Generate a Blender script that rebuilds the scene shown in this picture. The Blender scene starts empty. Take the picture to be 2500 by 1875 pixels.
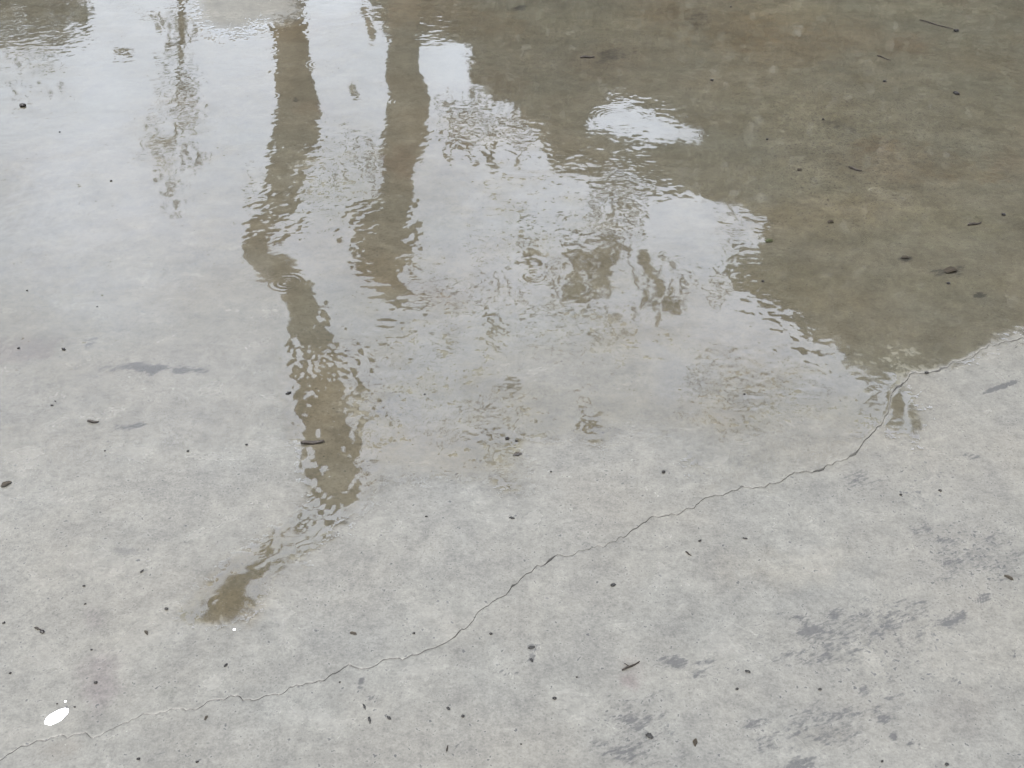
import bpy, bmesh, math, random
import numpy as np
from mathutils import Vector, Matrix

random.seed(7)
rng = np.random.default_rng(7)
C = bpy.context.scene.collection
R = math.radians

# ------------------------------------------------------------------ camera and the geometry of a mirror in wet ground
H, PITCH, VF = 1.5, R(34.5), R(35.0)
F = 937.5 / math.tan(VF / 2)                       # focal length in pixels of the 2500 x 1875 photograph
cp, sp = math.cos(PITCH), math.sin(PITCH)
OFF = {1: (0, 0), 2: (830, 0), 3: (1660, 0), 4: (0, 620), 5: (830, 620), 6: (1660, 620), 7: (0, 1245), 8: (830, 1245), 9: (1660, 1245)}
Z = 2212 / 840


def S(k, pts):
    """points noted on an enlarged ninth of the photograph -> photograph pixels"""
    ox, oy = OFF[k]
    return [(ox + p[0] / Z, oy + p[1] / Z) + tuple(w / Z for w in p[2:]) for p in pts]


def ray(sx, sy):
    x, y = (sx - 1250) / F, (937.5 - sy) / F
    return Vector((x, cp + y * sp, -sp + y * cp))


def ground(sx, sy):
    d = ray(sx, sy)
    t = H / -d.z
    return Vector((d.x * t, d.y * t, 0))


def mirrored(sx, sy, D):
    """where the mirrored sight line meets the upright plane y = D; also metres per photograph pixel there"""
    d = ray(sx, sy)
    t = D / d.y
    z = -H - d.z * t
    return Vector((d.x * t, D, z)), t / F


def project(X, Y):
    """numpy: ground points -> photograph pixels"""
    dx, dy, dz = X, Y, -H
    f = dy * cp - dz * sp
    u = dy * sp + dz * cp
    f = np.where(f < 0.05, 0.05, f)
    return 1250 + F * dx / f, 937.5 - F * u / f


# ------------------------------------------------------------------ numpy noise and outlines
def vnoise(x, y, seed=0):
    xi, yi = np.floor(x).astype(np.int64), np.floor(y).astype(np.int64)
    fx, fy = x - xi, y - yi
    fx, fy = fx * fx * (3 - 2 * fx), fy * fy * (3 - 2 * fy)

    def h(a, b):
        n = (a * 374761393 + b * 668265263 + seed * 974634777) & 0x7FFFFFFF
        n = ((n ^ (n >> 13)) * 1274126177) & 0x7FFFFFFF
        return ((n ^ (n >> 16)) & 0xFFFF) / 65535.0
    return (h(xi, yi) * (1 - fx) + h(xi + 1, yi) * fx) * (1 - fy) + (h(xi, yi + 1) * (1 - fx) + h(xi + 1, yi + 1) * fx) * fy


def fbm(x, y, seed=0, octv=3):
    s, a, t = 0, 1, 0
    for o in range(octv):
        s = s + a * vnoise(x * 2 ** o, y * 2 ** o, seed + o * 17)
        t += a
        a *= .55
    return s / t - .5


def inside(px, py, poly):
    r = np.zeros(px.shape, bool)
    n = len(poly)
    for i in range(n):
        x1, y1 = poly[i][:2]
        x2, y2 = poly[(i + 1) % n][:2]
        c = (y1 > py) != (y2 > py)
        r ^= c & (px < (x2 - x1) * (py - y1) / ((y2 - y1) or 1e-9) + x1)
    return r


def seg_dist(px, py, a, b):
    ax, ay = a[:2]
    bx, by = b[:2]
    dx, dy = bx - ax, by - ay
    t = np.clip(((px - ax) * dx + (py - ay) * dy) / (dx * dx + dy * dy + 1e-9), 0, 1)
    return np.hypot(px - ax - t * dx, py - ay - t * dy), t


def sdf(px, py, poly):
    """signed distance in photograph pixels, positive inside"""
    d = np.full(px.shape, 1e9)
    n = len(poly)
    for i in range(n):
        d = np.minimum(d, seg_dist(px, py, poly[i], poly[(i + 1) % n])[0])
    return np.where(inside(px, py, poly), d, -d)


def sstep(a, b, x):
    t = np.clip((x - a) / (b - a), 0, 1)
    return t * t * (3 - 2 * t)


# ------------------------------------------------------------------ object helpers
def mesh_obj(name, verts, faces, material, parent=None, smooth=True):
    me = bpy.data.meshes.new(name)
    me.from_pydata([tuple(v) for v in verts], [], faces)
    me.update()
    if smooth:
        me.polygons.foreach_set('use_smooth', [True] * len(me.polygons))
    me.materials.append(material)
    o = bpy.data.objects.new(name, me)
    C.objects.link(o)
    if parent is not None:
        o.parent = parent
        o.matrix_parent_inverse = Matrix.Translation(-parent.location)
    return o


def bm_obj(name, bm, material, parent=None, smooth=True):
    me = bpy.data.meshes.new(name)
    bm.normal_update()
    bm.to_mesh(me)
    bm.free()
    if smooth:
        me.polygons.foreach_set('use_smooth', [True] * len(me.polygons))
    me.materials.append(material)
    o = bpy.data.objects.new(name, me)
    C.objects.link(o)
    if parent is not None:
        o.parent = parent
    return o


def tag(o, label=None, cat=None, group=None, kind=None):
    for k, v in (('label', label), ('category', cat), ('group', group), ('kind', kind)):
        if v:
            o[k] = v
    return o


def empty(name, loc):
    o = bpy.data.objects.new(name, None)
    C.objects.link(o)
    o.location = loc
    o.empty_display_size = .2
    return o


def grid_mesh(name, X, Y, Zc, material, attrs):
    ny, nx = X.shape
    co = np.stack([X, Y, Zc], -1).reshape(-1, 3).astype(np.float32)
    idx = np.arange(nx * ny).reshape(ny, nx)
    q = np.stack([idx[:-1, :-1], idx[:-1, 1:], idx[1:, 1:], idx[1:, :-1]], -1).reshape(-1, 4)
    return quad_mesh(name, co, q, material, attrs)


def quad_mesh(name, co, q, material, attrs):
    me = bpy.data.meshes.new(name)
    me.vertices.add(len(co))
    me.vertices.foreach_set('co', co.ravel())
    me.loops.add(q.size)
    me.polygons.add(len(q))
    me.loops.foreach_set('vertex_index', q.ravel().astype(np.int32))
    me.polygons.foreach_set('loop_start', (np.arange(len(q)) * 4).astype(np.int32))
    me.polygons.foreach_set('use_smooth', np.ones(len(q), bool))
    me.update(calc_edges=True)
    for n, a in attrs.items():
        if a.ndim == 1:
            at = me.attributes.new(n, 'FLOAT', 'POINT')
            at.data.foreach_set('value', a.astype(np.float32))
        else:
            at = me.attributes.new(n, 'FLOAT_VECTOR', 'POINT')
            at.data.foreach_set('vector', a.astype(np.float32).ravel())
    me.materials.append(material)
    o = bpy.data.objects.new(name, me)
    C.objects.link(o)
    return o


# ------------------------------------------------------------------ node helpers
class NT:
    def __init__(self, name):
        self.m = bpy.data.materials.new(name)
        self.m.use_nodes = True
        self.t = self.m.node_tree
        self.t.nodes.clear()
        self.out = self.t.nodes.new('ShaderNodeOutputMaterial')

    def n(self, typ, **kw):
        x = self.t.nodes.new(typ)
        for k, v in kw.items():
            setattr(x, k, v)
        return x

    def put(self, sock, v):
        if isinstance(v, bpy.types.NodeSocket):
            self.t.links.new(v, sock)
        elif v is not None:
            sock.default_value = v

    def math(self, op, a, b=None, c=None, clamp=False):
        x = self.n('ShaderNodeMath', operation=op, use_clamp=clamp)
        self.put(x.inputs[0], a)
        self.put(x.inputs[1], b)
        self.put(x.inputs[2], c)
        return x.outputs[0]

    def turned(self, angle, scale):
        g = self.n('ShaderNodeNewGeometry')
        r = self.n('ShaderNodeVectorRotate', rotation_type='Z_AXIS')
        self.t.links.new(g.outputs['Position'], r.inputs['Vector'])
        r.inputs['Angle'].default_value = angle
        m = self.n('ShaderNodeVectorMath', operation='MULTIPLY')
        self.t.links.new(r.outputs[0], m.inputs[0])
        m.inputs[1].default_value = scale
        return m.outputs[0]

    def rng(self, v, a, b, c=0.0, d=1.0, smooth=False):
        x = self.n('ShaderNodeMapRange', interpolation_type='SMOOTHSTEP' if smooth else 'LINEAR')
        self.put(x.inputs[0], v)
        for i, w in enumerate((a, b, c, d)):
            self.put(x.inputs[i + 1], w)
        return x.outputs[0]

    def pos(self, scale=(1, 1, 1), rot=(0, 0, 0)):
        g = self.n('ShaderNodeNewGeometry')
        mp = self.n('ShaderNodeMapping')
        mp.inputs['Scale'].default_value = scale
        mp.inputs['Rotation'].default_value = rot
        self.t.links.new(g.outputs['Position'], mp.inputs[0])
        return mp.outputs[0]

    def noise(self, vec, scale, detail=3, rough=.55, dist=0.0):
        x = self.n('ShaderNodeTexNoise')
        self.put(x.inputs['Vector'], vec)
        x.inputs['Scale'].default_value = scale
        x.inputs['Detail'].default_value = detail
        x.inputs['Roughness'].default_value = rough
        x.inputs['Distortion'].default_value = dist
        return x.outputs['Fac']

    def voro(self, vec, scale, out='Distance', rand=1.0):
        x = self.n('ShaderNodeTexVoronoi')
        self.put(x.inputs['Vector'], vec)
        x.inputs['Scale'].default_value = scale
        x.inputs['Randomness'].default_value = rand
        return x.outputs[out]

    def attr(self, name, out='Fac'):
        x = self.n('ShaderNodeAttribute', attribute_name=name)
        return x.outputs[out]

    def mix(self, fac, a, b, typ='MIX'):
        x = self.n('ShaderNodeMix', data_type='RGBA', blend_type=typ)
        self.put(x.inputs[0], fac)
        self.put(x.inputs[6], a)
        self.put(x.inputs[7], b)
        return x.outputs[2]

    def bump(self, h, strength=1.0, dist=1.0, normal=None):
        x = self.n('ShaderNodeBump')
        x.inputs['Strength'].default_value = strength
        x.inputs['Distance'].default_value = dist
        self.put(x.inputs['Height'], h)
        if normal is not None:
            self.put(x.inputs['Normal'], normal)
        return x.outputs[0]

    def principled(self, base, rough=.7, normal=None, **kw):
        x = self.n('ShaderNodeBsdfPrincipled')
        self.put(x.inputs['Base Color'], base)
        self.put(x.inputs['Roughness'], rough)
        if normal is not None:
            self.put(x.inputs['Normal'], normal)
        for k, v in kw.items():
            self.put(x.inputs[k.replace('_', ' ')], v)
        return x.outputs[0]

    def done(self, shader):
        self.t.links.new(shader, self.out.inputs[0])
        return self.m


def rgb(r, g, b):
    return (r, g, b, 1.0)


# ------------------------------------------------------------------ materials of loose things and trees
def simple_mat(name, a, b, scale=60, rough=.6, coat=0.0, bump=.0):
    t = NT(name)
    tc = t.n('ShaderNodeTexCoord').outputs['Object']
    n = t.noise(tc, scale, 4)
    col = t.mix(t.rng(n, .3, .7), rgb(*a), rgb(*b))
    nm = t.bump(n, .5, bump) if bump else None
    return t.done(t.principled(col, rough, nm, Specular_IOR_Level=.12, Coat_Weight=coat * .12, Coat_Roughness=.2))


M = {
    'black_seed': simple_mat('wet dark seed', (.002, .002, .002), (.007, .006, .005), 300, .5, .6, .0004),
    'twig': simple_mat('wet twig bark', (.004, .0035, .003), (.013, .010, .007), 400, .6, .5, .0004),
    'brown_leaf': simple_mat('rotten brown leaf', (.005, .004, .0025), (.014, .0105, .0055), 200, .5, .6, .0003),
    'green_leaf': simple_mat('olive leaf', (.009, .011, .003), (.018, .02, .007), 200, .4, .6, .0003),
    'grey_flake': simple_mat('grey grit flake', (.005, .005, .005), (.012, .012, .011), 250, .7, .3, .0004),
    'white': simple_mat('white paper', (.62, .64, .66), (.8, .8, .8), 150, .5, .3, .0003),
    'bark': simple_mat('weathered trunk bark', (.03, .025, .017), (.075, .062, .043), 6, .85, 0, .02),
}


def leaf_mat(name, a, b):
    t = NT(name)
    tc = t.n('ShaderNodeTexCoord').outputs['Object']
    n = t.noise(tc, 1.3, 3)
    col = t.mix(t.rng(n, .3, .7), rgb(*a), rgb(*b))
    return t.done(t.principled(col, .55))


M['leaf_dark'] = leaf_mat('dark tree leaves', (.009, .012, .006), (.021, .026, .012))
M['leaf_olive'] = leaf_mat('olive tree leaves', (.016, .017, .007), (.032, .031, .013))

# ------------------------------------------------------------------ outlines noted on the photograph
CRACK = (S(7, [(0, 1610), (60, 1560), (160, 1525), (220, 1495), (330, 1470), (400, 1450), (480, 1440), (550, 1438), (610, 1450), (660, 1440), (710, 1410), (740, 1385),
               (800, 1365), (850, 1360), (880, 1335), (920, 1305), (1000, 1305), (1080, 1290), (1140, 1280), (1200, 1288), (1270, 1275), (1320, 1245), (1410, 1215),
               (1500, 1210), (1650, 1215), (1700, 1195), (1760, 1185), (1820, 1160), (1870, 1135), (1960, 1120), (2000, 1110), (2080, 1105), (2150, 1065), (2185, 1040)])
         + S(8, [(0, 1027), (60, 1012), (180, 1020), (260, 985), (400, 965), (470, 940), (560, 905), (640, 885), (700, 850), (750, 815), (770, 780), (820, 745), (870, 690),
                 (910, 650), (960, 630), (1000, 590), (1050, 575), (1080, 545), (1110, 490), (1160, 450), (1220, 400), (1260, 370), (1320, 340), (1370, 310), (1400, 290),
                 (1480, 285), (1560, 260), (1650, 230), (1750, 205), (1830, 170), (1890, 120), (1940, 80), (2000, 55), (2060, 30), (2130, 28)])
         + S(6, [(20, 1648), (90, 1625), (190, 1560), (280, 1535), (400, 1505), (540, 1490), (640, 1460), (720, 1420), (870, 1390), (920, 1380), (960, 1350), (1020, 1320),
                 (1090, 1290), (1140, 1270), (1170, 1220), (1230, 1160), (1300, 1080), (1335, 1000), (1365, 890), (1420, 840), (1450, 815), (1475, 778), (1520, 770),
                 (1580, 770), (1650, 755), (1700, 730), (1770, 690), (1890, 670), (1930, 630), (2000, 590), (2080, 568), (2150, 550), (2212, 548)]))

PUDDLE = [(-400, 1250), (200, 1200), (480, 1180), (640, 1130), (700, 1110), (725, 1080),
          (730, 1170), (735, 1220), (690, 1262), (620, 1300), (560, 1350), (500, 1390), (430, 1380), (360, 1340), (300, 1320), (210, 1330), (170, 1390), (250, 1440), (330, 1490),
          (420, 1525), (520, 1538), (590, 1525), (640, 1480), (660, 1420), (720, 1400), (790, 1350), (830, 1290), (900, 1240), (960, 1205), (1060, 1185), (1160, 1195), (1230, 1215),
          (1310, 1215), (1330, 1150), (1290, 1090), (1400, 1075), (1480, 1085), (1560, 1060), (1660, 1110), (1730, 1190), (1860, 1160), (2000, 1120), (2110, 1060), (2150, 1040), (2180, 1070),
          (2240, 1072), (2262, 1040), (2245, 980), (2215, 935), (2255, 915), (2310, 905), (2380, 878), (2420, 845), (2500, 828), (2900, 760), (2900, -900), (-400, -900)]
HOLES = [S(1, [(1275, -60), (1290, 130), (1400, 200), (1560, 205), (1700, 150), (1880, 90), (1900, -60)]),
         S(5, [(950, 640), (1250, 590), (1600, 570), (1790, 650), (1880, 780), (1750, 840), (1500, 890), (1180, 850), (1000, 800), (900, 720)])]

TAIL = S(7, [(2230, -60), (2260, 120), (2120, 260), (2010, 360), (1860, 340), (1730, 430), (1720, 560), (1700, 680), (1540, 740), (1400, 770), (1200, 760), (1160, 690), (1260, 560),
             (1330, 400), (1480, 330), (1600, 220), (1800, 120), (1900, 20), (1930, -60)])

BAND = [(670, 820), (800, 820), (860, 900), (900, 1000), (935, 1080), (945, 1150), (900, 1215), (830, 1260), (760, 1290), (730, 1230), (715, 1120), (690, 1000), (675, 920)]
SPOTS = [(S(5, [(1120, 1110)])[0], 46), (S(5, [(1105, 1190)])[0], 44), (S(5, [(1010, 1300)])[0], 36), (S(5, [(1595, 1100)])[0], 44), (S(5, [(1640, 1165)])[0], 34), (S(5, [(1095, 860)])[0], 44),
         (S(5, [(980, 1025)])[0], 42), (S(5, [(860, 1090)])[0], 40), (S(5, [(1050, 1475)])[0], 34), (S(6, [(40, 1370)])[0], 34), (S(6, [(1240, 975)])[0], 34), (S(6, [(360, 1000)])[0], 70)]
TIP = [(2080, 960), (2150, 920), (2230, 920), (2262, 990), (2275, 1060), (2235, 1085), (2190, 1075), (2150, 1060), (2110, 1020)]

# ------------------------------------------------------------------ the concrete slab: one sheet out to the horizon, the crack a real groove
gp = np.array([ground(*p[:2])[:2] for p in CRACK])
cx = np.maximum.accumulate(gp[:, 0] + np.arange(len(gp)) * 1e-5)
YM = float(gp[:, 1].mean())


def extend(core, far, n=26):
    step = core[1] - core[0]
    e = np.geomspace(step * 3, far, n)
    return np.concatenate([core[0] - e[::-1], core, core[-1] + e])


xs = extend(np.arange(-2.5, 2.5001, .005), 420)
yc = np.interp(xs, cx, gp[:, 1]) - YM
jit = (fbm(xs * 90, xs * 0, 3, 3)) * .016 + fbm(xs * 25, xs * 0 + 3, 5, 2) * .012
yc = (yc + jit) * sstep(4.5, 2.2, np.abs(xs))
wid = .0007 + .0016 * sstep(.9, 1.5, xs) + .0016 * np.clip(fbm(xs * 14, xs * 0 + 9, 8, 3) + .22, 0, 1) ** 1.4
for k, (a, b) in ((8, (1330, 1370)), (8, (1090, 1115)), (8, (745, 760)), (6, (865, 925)), (6, (1640, 1700)), (6, (1380, 1430)), (6, (1090, 1140))):
    ga, gb = [ground(*S(k, [(v, 600)])[0]) for v in (a, b)]
    # wider chips along the crack: find them by their column in the photograph
    pa, pb = S(k, [(a, 0)])[0][0], S(k, [(b, 0)])[0][0]
    ca = np.array([p[0] for p in CRACK])
    xa, xb = np.interp([pa, pb], ca, cx)
    wid += .0022 * sstep(xa - .006, xa + .004, xs) * sstep(xb + .006, xb - .004, xs)
s_out = np.concatenate([np.arange(-1.6, -.0119, .0085), [-.0085, -.0055]])
s_pos = np.concatenate([[.0055, .0085], np.arange(.012, 3.9, .0085)])
s_lo = s_out[0] - np.geomspace(.03, 420, 26)[::-1]
s_hi = s_pos[-1] + np.geomspace(.03, 420, 26)
rows, zr, dirt = [], [], []
for s in np.concatenate([s_lo, s_out]):
    rows.append(np.full(xs.shape, s)); zr.append(0); dirt.append(0)
for f, z, d in ((-1.5, 0, .0), (-1.0, -.0003, .6), (0, -.0035, 1), (1.0, -.0003, .6), (1.5, 0, .0)):
    rows.append(f * wid); zr.append(z); dirt.append(d)
for s in np.concatenate([s_pos, s_hi]):
    rows.append(np.full(xs.shape, s)); zr.append(0); dirt.append(0)
Srow = np.array(rows)
fall = np.clip(1 - np.abs(Srow) / 3.2, 0, 1)
Xs = np.broadcast_to(xs, Srow.shape).copy()
Ys = YM + Srow + yc[None, :] * fall * fall * (3 - 2 * fall)
breaks = sstep(-.30, -.12, fbm(xs * 6, xs * 0 + 2, 31, 3)) * .3 + .7
Zs = np.array(zr)[:, None] * np.ones_like(Xs) * breaks[None, :]
Dirt = np.array(dirt)[:, None] * np.ones_like(Xs) * breaks[None, :]
PX, PY = project(Xs, Ys)
PX, PY = np.where(Ys < .3, -9e3, PX), np.where(Ys < .3, 9e3, PY)
near = (np.abs(Xs) < 2.6) & (Ys > .9) & (Ys < 5.6)


def film_field(px, py, X, Y):
    f = np.minimum(sdf(px, py, PUDDLE), -sdf(px, py, HOLES[0]))
    depth = np.clip(Y / 2.4, .5, 2.2)
    f = f + fbm(X * 22, Y * 22, 41, 3) * 42 / depth + fbm(X * 5, Y * 5, 47, 2) * 30 / depth
    return np.clip(f / 46.0, -1, 1)


def fade_field(px, py, X, Y):
    """how much of the water film is a continuous mirror: it drains out slowly towards the near left"""
    n = fbm(X * 4, Y * 4, 131, 3)
    left = 1 - sstep(560, 1220, py + n * 260 + np.clip(px, 0, 700) * .10)
    sharp = sstep(560, 690, px + n * 120 - np.clip((py - 560) * .22, 0, 160)) 
    f = np.maximum(left, sharp)
    d = sdf(px, py, HOLES[1])
    f = f * (1 - .55 * sstep(-60, 70, d + n * 130))
    edge = sdf(px, py, PUDDLE)
    f = f * (.08 + .92 * sstep(-10, 150, edge + n * 190 + 190 * sstep(2050, 2250, px)))
    tail = np.maximum(sdf(px, py, TAIL), sdf(px, py, TIP))
    tail = np.maximum(tail, sdf(px, py, BAND))
    for c, r in SPOTS:
        tail = np.maximum(tail, r - np.hypot(px - c[0], (py - c[1]) * 1.25))
    split = sstep(.003, .011, np.abs(Y - YM - np.interp(X, xs, yc)))
    return split * np.clip(np.maximum(f, sstep(-28, 22, tail + fbm(X * 30, Y * 30, 137, 2) * 34)), 0, 1)


film = np.full(Xs.shape, -1.0)
film[near] = film_field(PX[near], PY[near], Xs[near], Ys[near])
film[(Ys >= 5.6)] = .6
mirror = np.zeros(Xs.shape)
mirror[near] = fade_field(PX[near], PY[near], Xs[near], Ys[near]) * sstep(-.2, .8, film[near])
mirror[(Ys >= 5.6)] = .6
dry = np.zeros(Xs.shape)
for h, a in zip(HOLES[:1], (.8,)):
    dry[near] = np.maximum(dry[near], a * sstep(-15, 25, sdf(PX[near], PY[near], h)))

# stains and wear with a shape of their own: crop, centre, half sizes (enlarged pixels), tilt, colour factor, softness
STAINS = [
    (4, 980, 735, 330, 42, 3, (.48, .46, .52), .8, 1), (4, 120, 620, 260, 75, -4, (.80, .74, .76), .7, 0), (4, 580, 580, 60, 45, -40, (.75, .70, .74), .8, 1),
    (4, 850, 1108, 150, 20, -6, (.55, .52, .54), .25, 1), (4, 740, 1120, 22, 22, 0, (.6, .57, .6), .3, 1), (4, 1110, 1175, 80, 12, -22, (.75, .72, .72), .6, 1),
    (7, 860, 270, 100, 30, 8, (.70, .70, .72), .25, 0), (7, 640, 1090, 110, 160, 15, (.78, .72, .76), 1.0, 0), (7, 600, 700, 60, 60, 0, (.85, .82, .84), 1, 0),
    (7, 1080, 1170, 60, 40, 0, (.85, .86, .84), .8, 0), (7, 1040, 1550, 80, 26, -15, (.80, .79, .77), .6, 1), (7, 400, 1540, 160, 50, -10, (.9, .87, .84), 1, 0),
    (8, 2180, 985, 130, 45, 4, (.58, .58, .57), .25, 1), (9, 130, 985, 180, 40, -8, (.62, .62, .61), .25, 1), (9, 110, 1050, 60, 45, 0, (.70, .70, .68), .4, 1),
    (9, 800, 775, 160, 45, -20, (.62, .63, .62), .35, 1), (9, 1000, 660, 180, 40, -12, (.72, .73, .72), .5, 1), (9, 740, 680, 170, 45, 10, (.70, .71, .71), .5, 1),
    (9, 1110, 820, 130, 35, -15, (.74, .73, .70), .5, 1), (9, 640, 950, 130, 28, -22, (.68, .68, .68), .4, 1), (9, 960, 930, 160, 20, -24, (.74, .74, .73), .5, 1),
    (9, 1230, 800, 190, 25, -12, (.74, .74, .74), .5, 1), (9, 1500, 800, 90, 32, -8, (.70, .69, .68), .4, 1), (9, 1740, 700, 150, 42, -20, (.68, .66, .62), .4, 1),
    (9, 1920, 570, 110, 30, -12, (.66, .65, .62), .4, 1), (9, 1180, 1170, 48, 62, 20, (.52, .52, .52), .25, 1), (9, 1300, 1330, 120, 48, 10, (.58, .58, .57), .25, 1),
    (9, 1265, 1280, 45, 50, 0, (.56, .55, .52), .3, 1), (9, 1370, 1455, 45, 35, 0, (.55, .55, .53), .3, 1), (9, 440, 1375, 120, 42, -12, (.66, .66, .64), .45, 1),
    (9, 800, 1400, 90, 18, -45, (.62, .62, .62), .4, 1), (9, 980, 1325, 130, 16, -26, (.66, .66, .65), .4, 1), (9, 850, 1470, 180, 70, -10, (.80, .79, .77), .9, 0),
    (9, 740, 1640, 150, 38, -8, (.50, .50, .49), .3, 1), (9, 1200, 400, 110, 32, 8, (.72, .72, .72), .5, 0), (9, 1720, 340, 80, 32, 20, (.68, .68, .69), .5, 1),
    (9, 1560, 135, 110, 45, 0, (.78, .79, .80), .8, 1), (9, 2150, 945, 60, 20, -12, (.55, .53, .55), .3, 1), (9, 1760, 1100, 45, 30, 30, (.7, .69, .69), .5, 1),
    (9, 1750, 1330, 260, 150, -20, (.88, .86, .85), 1, 0), (9, 1480, 1500, 30, 28, 0, (.60, .58, .56), .4, 1), (9, 1530, 1500, 30, 20, -30, (.66, .65, .63), .4, 1),
    (8, 1870, 1110, 60, 30, 25, (.82, .74, .76), .6, 0), (8, 1880, 1020, 70, 90, 0, (.95, .88, .87), 1, 0), (8, 1850, 1590, 120, 70, 0, (.64, .64, .65), .5, 1),
    (8, 1950, 1450, 70, 60, 20, (.66, .66, .66), .5, 1), (8, 1860, 1340, 60, 60, 20, (.70, .70, .70), .6, 1), (8, 1240, 880, 60, 30, -10, (.62, .62, .63), .5, 1),
    (8, 1230, 965, 25, 40, 10, (.55, .55, .56), .5, 1), (8, 1100, 1045, 90, 18, 0, (.70, .70, .70), .5, 1), (8, 130, 1140, 22, 55, 15, (.62, .62, .62), .4, 1),
    (8, 200, 1210, 60, 18, 15, (.68, .66, .62), .5, 1), (8, 740, 1530, 90, 18, -45, (.76, .75, .73), .6, 1), (8, 900, 860, 60, 40, 0, (.86, .86, .85), .9, 0),
    (8, 620, 830, 0, 0, 0, (1, 1, 1), 1, 0), (6, 2060, 855, 190, 15, -20, (.30, .30, .29), .5, 1), (6, 1150, 1450, 160, 90, 10, (.84, .84, .82), 1, 1),
    (6, 620, 1180, 60, 14, 15, (.70, .70, .69), .5, 1), (6, 1850, 1290, 140, 22, 18, (.70, .70, .71), .5, 1), (6, 700, 1300, 480, 160, -16, (.96, .92, .84), 1, 0),
    (6, 1930, 265, 40, 25, 0, (.45, .44, .36), .6, 1), (6, 1450, 30, 60, 22, 0, (.50, .48, .38), .7, 1), (6, 1750, 115, 110, 40, 0, (.66, .64, .52), .8, 1),
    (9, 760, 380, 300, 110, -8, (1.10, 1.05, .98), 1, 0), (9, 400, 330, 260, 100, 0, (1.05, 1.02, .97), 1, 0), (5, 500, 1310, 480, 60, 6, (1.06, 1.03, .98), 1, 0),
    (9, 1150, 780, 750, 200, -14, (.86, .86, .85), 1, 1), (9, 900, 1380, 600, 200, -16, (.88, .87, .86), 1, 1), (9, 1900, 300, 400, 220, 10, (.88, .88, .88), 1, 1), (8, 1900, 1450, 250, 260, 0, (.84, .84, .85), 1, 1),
    # reddish and brownish deposits under the water, plus broad darker and paler tints
    (3, 350, 190, 330, 120, 4, (.86, .74, .60), .9, 0), (3, 120, 130, 90, 70, 0, (.80, .70, .52), .8, 1), (3, 700, 330, 420, 110, 6, (.95, .84, .74), 1, 0),
    (3, 1150, 240, 260, 90, 5, (.96, .86, .78), 1, 0), (3, 1480, 290, 130, 60, 0, (.96, .80, .72), .9, 0), (3, 1450, 1050, 420, 120, 8, (.92, .78, .68), 1, 0),
    (3, 1280, 940, 130, 60, 0, (.95, .82, .74), 1, 0), (3, 2120, 1060, 130, 110, 0, (.94, .82, .76), 1, 0), (3, 1900, 330, 330, 110, 5, (.84, .80, .73), 1, 0),
    (3, 1850, 1110, 200, 60, 4, (.85, .80, .72), .9, 0), (3, 330, 800, 300, 60, 5, (.86, .81, .74), 1, 0), (3, 1190, 500, 60, 60, 0, (.82, .79, .73), 1, 0),
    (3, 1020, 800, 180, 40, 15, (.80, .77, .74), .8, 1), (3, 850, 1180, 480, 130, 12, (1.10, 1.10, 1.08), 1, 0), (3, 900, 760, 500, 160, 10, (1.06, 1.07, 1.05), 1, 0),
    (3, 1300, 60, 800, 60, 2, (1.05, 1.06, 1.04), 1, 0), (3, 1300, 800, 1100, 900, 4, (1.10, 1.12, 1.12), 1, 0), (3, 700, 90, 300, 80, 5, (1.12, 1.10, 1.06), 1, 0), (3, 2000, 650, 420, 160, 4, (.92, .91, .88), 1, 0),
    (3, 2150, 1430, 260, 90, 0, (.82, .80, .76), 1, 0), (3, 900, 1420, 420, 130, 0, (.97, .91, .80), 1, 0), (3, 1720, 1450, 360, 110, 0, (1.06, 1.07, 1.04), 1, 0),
    (6, 700, 230, 460, 160, 8, (.97, .92, .80), 1, 0), (6, 1800, 200, 330, 90, 0, (1.05, 1.05, .98), 1, 0), (2, 1760, 350, 130, 45, -8, (.66, .52, .46), .7, 1),
    (2, 1690, 400, 240, 90, -8, (.90, .80, .74), 1, 0), (2, 380, 1040, 110, 110, 0, (.76, .60, .52), .8, 0), (2, 700, 120, 420, 110, 5, (.92, .80, .68), 1, 0),
    (2, 1000, 540, 200, 110, 15, (.90, .79, .72), 1, 0), (2, 1600, 150, 450, 110, 5, (1.08, 1.08, 1.04), 1, 0), (2, 1160, 50, 60, 26, -10, (.55, .50, .42), .8, 1),
    (2, 2080, 90, 160, 100, 0, (.90, .80, .70), 1, 0), (1, 2000, 690, 110, 45, 0, (.86, .74, .66), .9, 0), (1, 1880, 200, 160, 60, 0, (.90, .78, .64), .9, 0),
    (1, 1900, 640, 22, 26, 0, (.55, .50, .46), .6, 1), (5, 270, 130, 180, 120, 10, (.88, .80, .68), .9, 0), (5, 620, 250, 260, 60, 12, (.88, .78, .72), .9, 0),
    (7, 1480, 570, 200, 160, 0, (1.02, .90, .70), 1, 0), (7, 1700, 250, 300, 90, -30, (1.0, .93, .78), 1, 0), (4, 2080, 900, 150, 200, 0, (1.0, .93, .82), 1, 0),
    (1, 1500, 90, 260, 110, 0, (1.0, 1.0, .98), 1, 0),
]
stain = np.ones(Xs.shape + (3,))
scuff = np.zeros(Xs.shape)
nx_ = fbm(Xs[near] * 34, Ys[near] * 34, 71, 3)
nf_ = vnoise(Xs[near] * 170, Ys[near] * 170, 75) - .5
sn = np.ones((near.sum(), 3))
sc_ = np.zeros(near.sum())
pxn, pyn = PX[near], PY[near]
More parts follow.
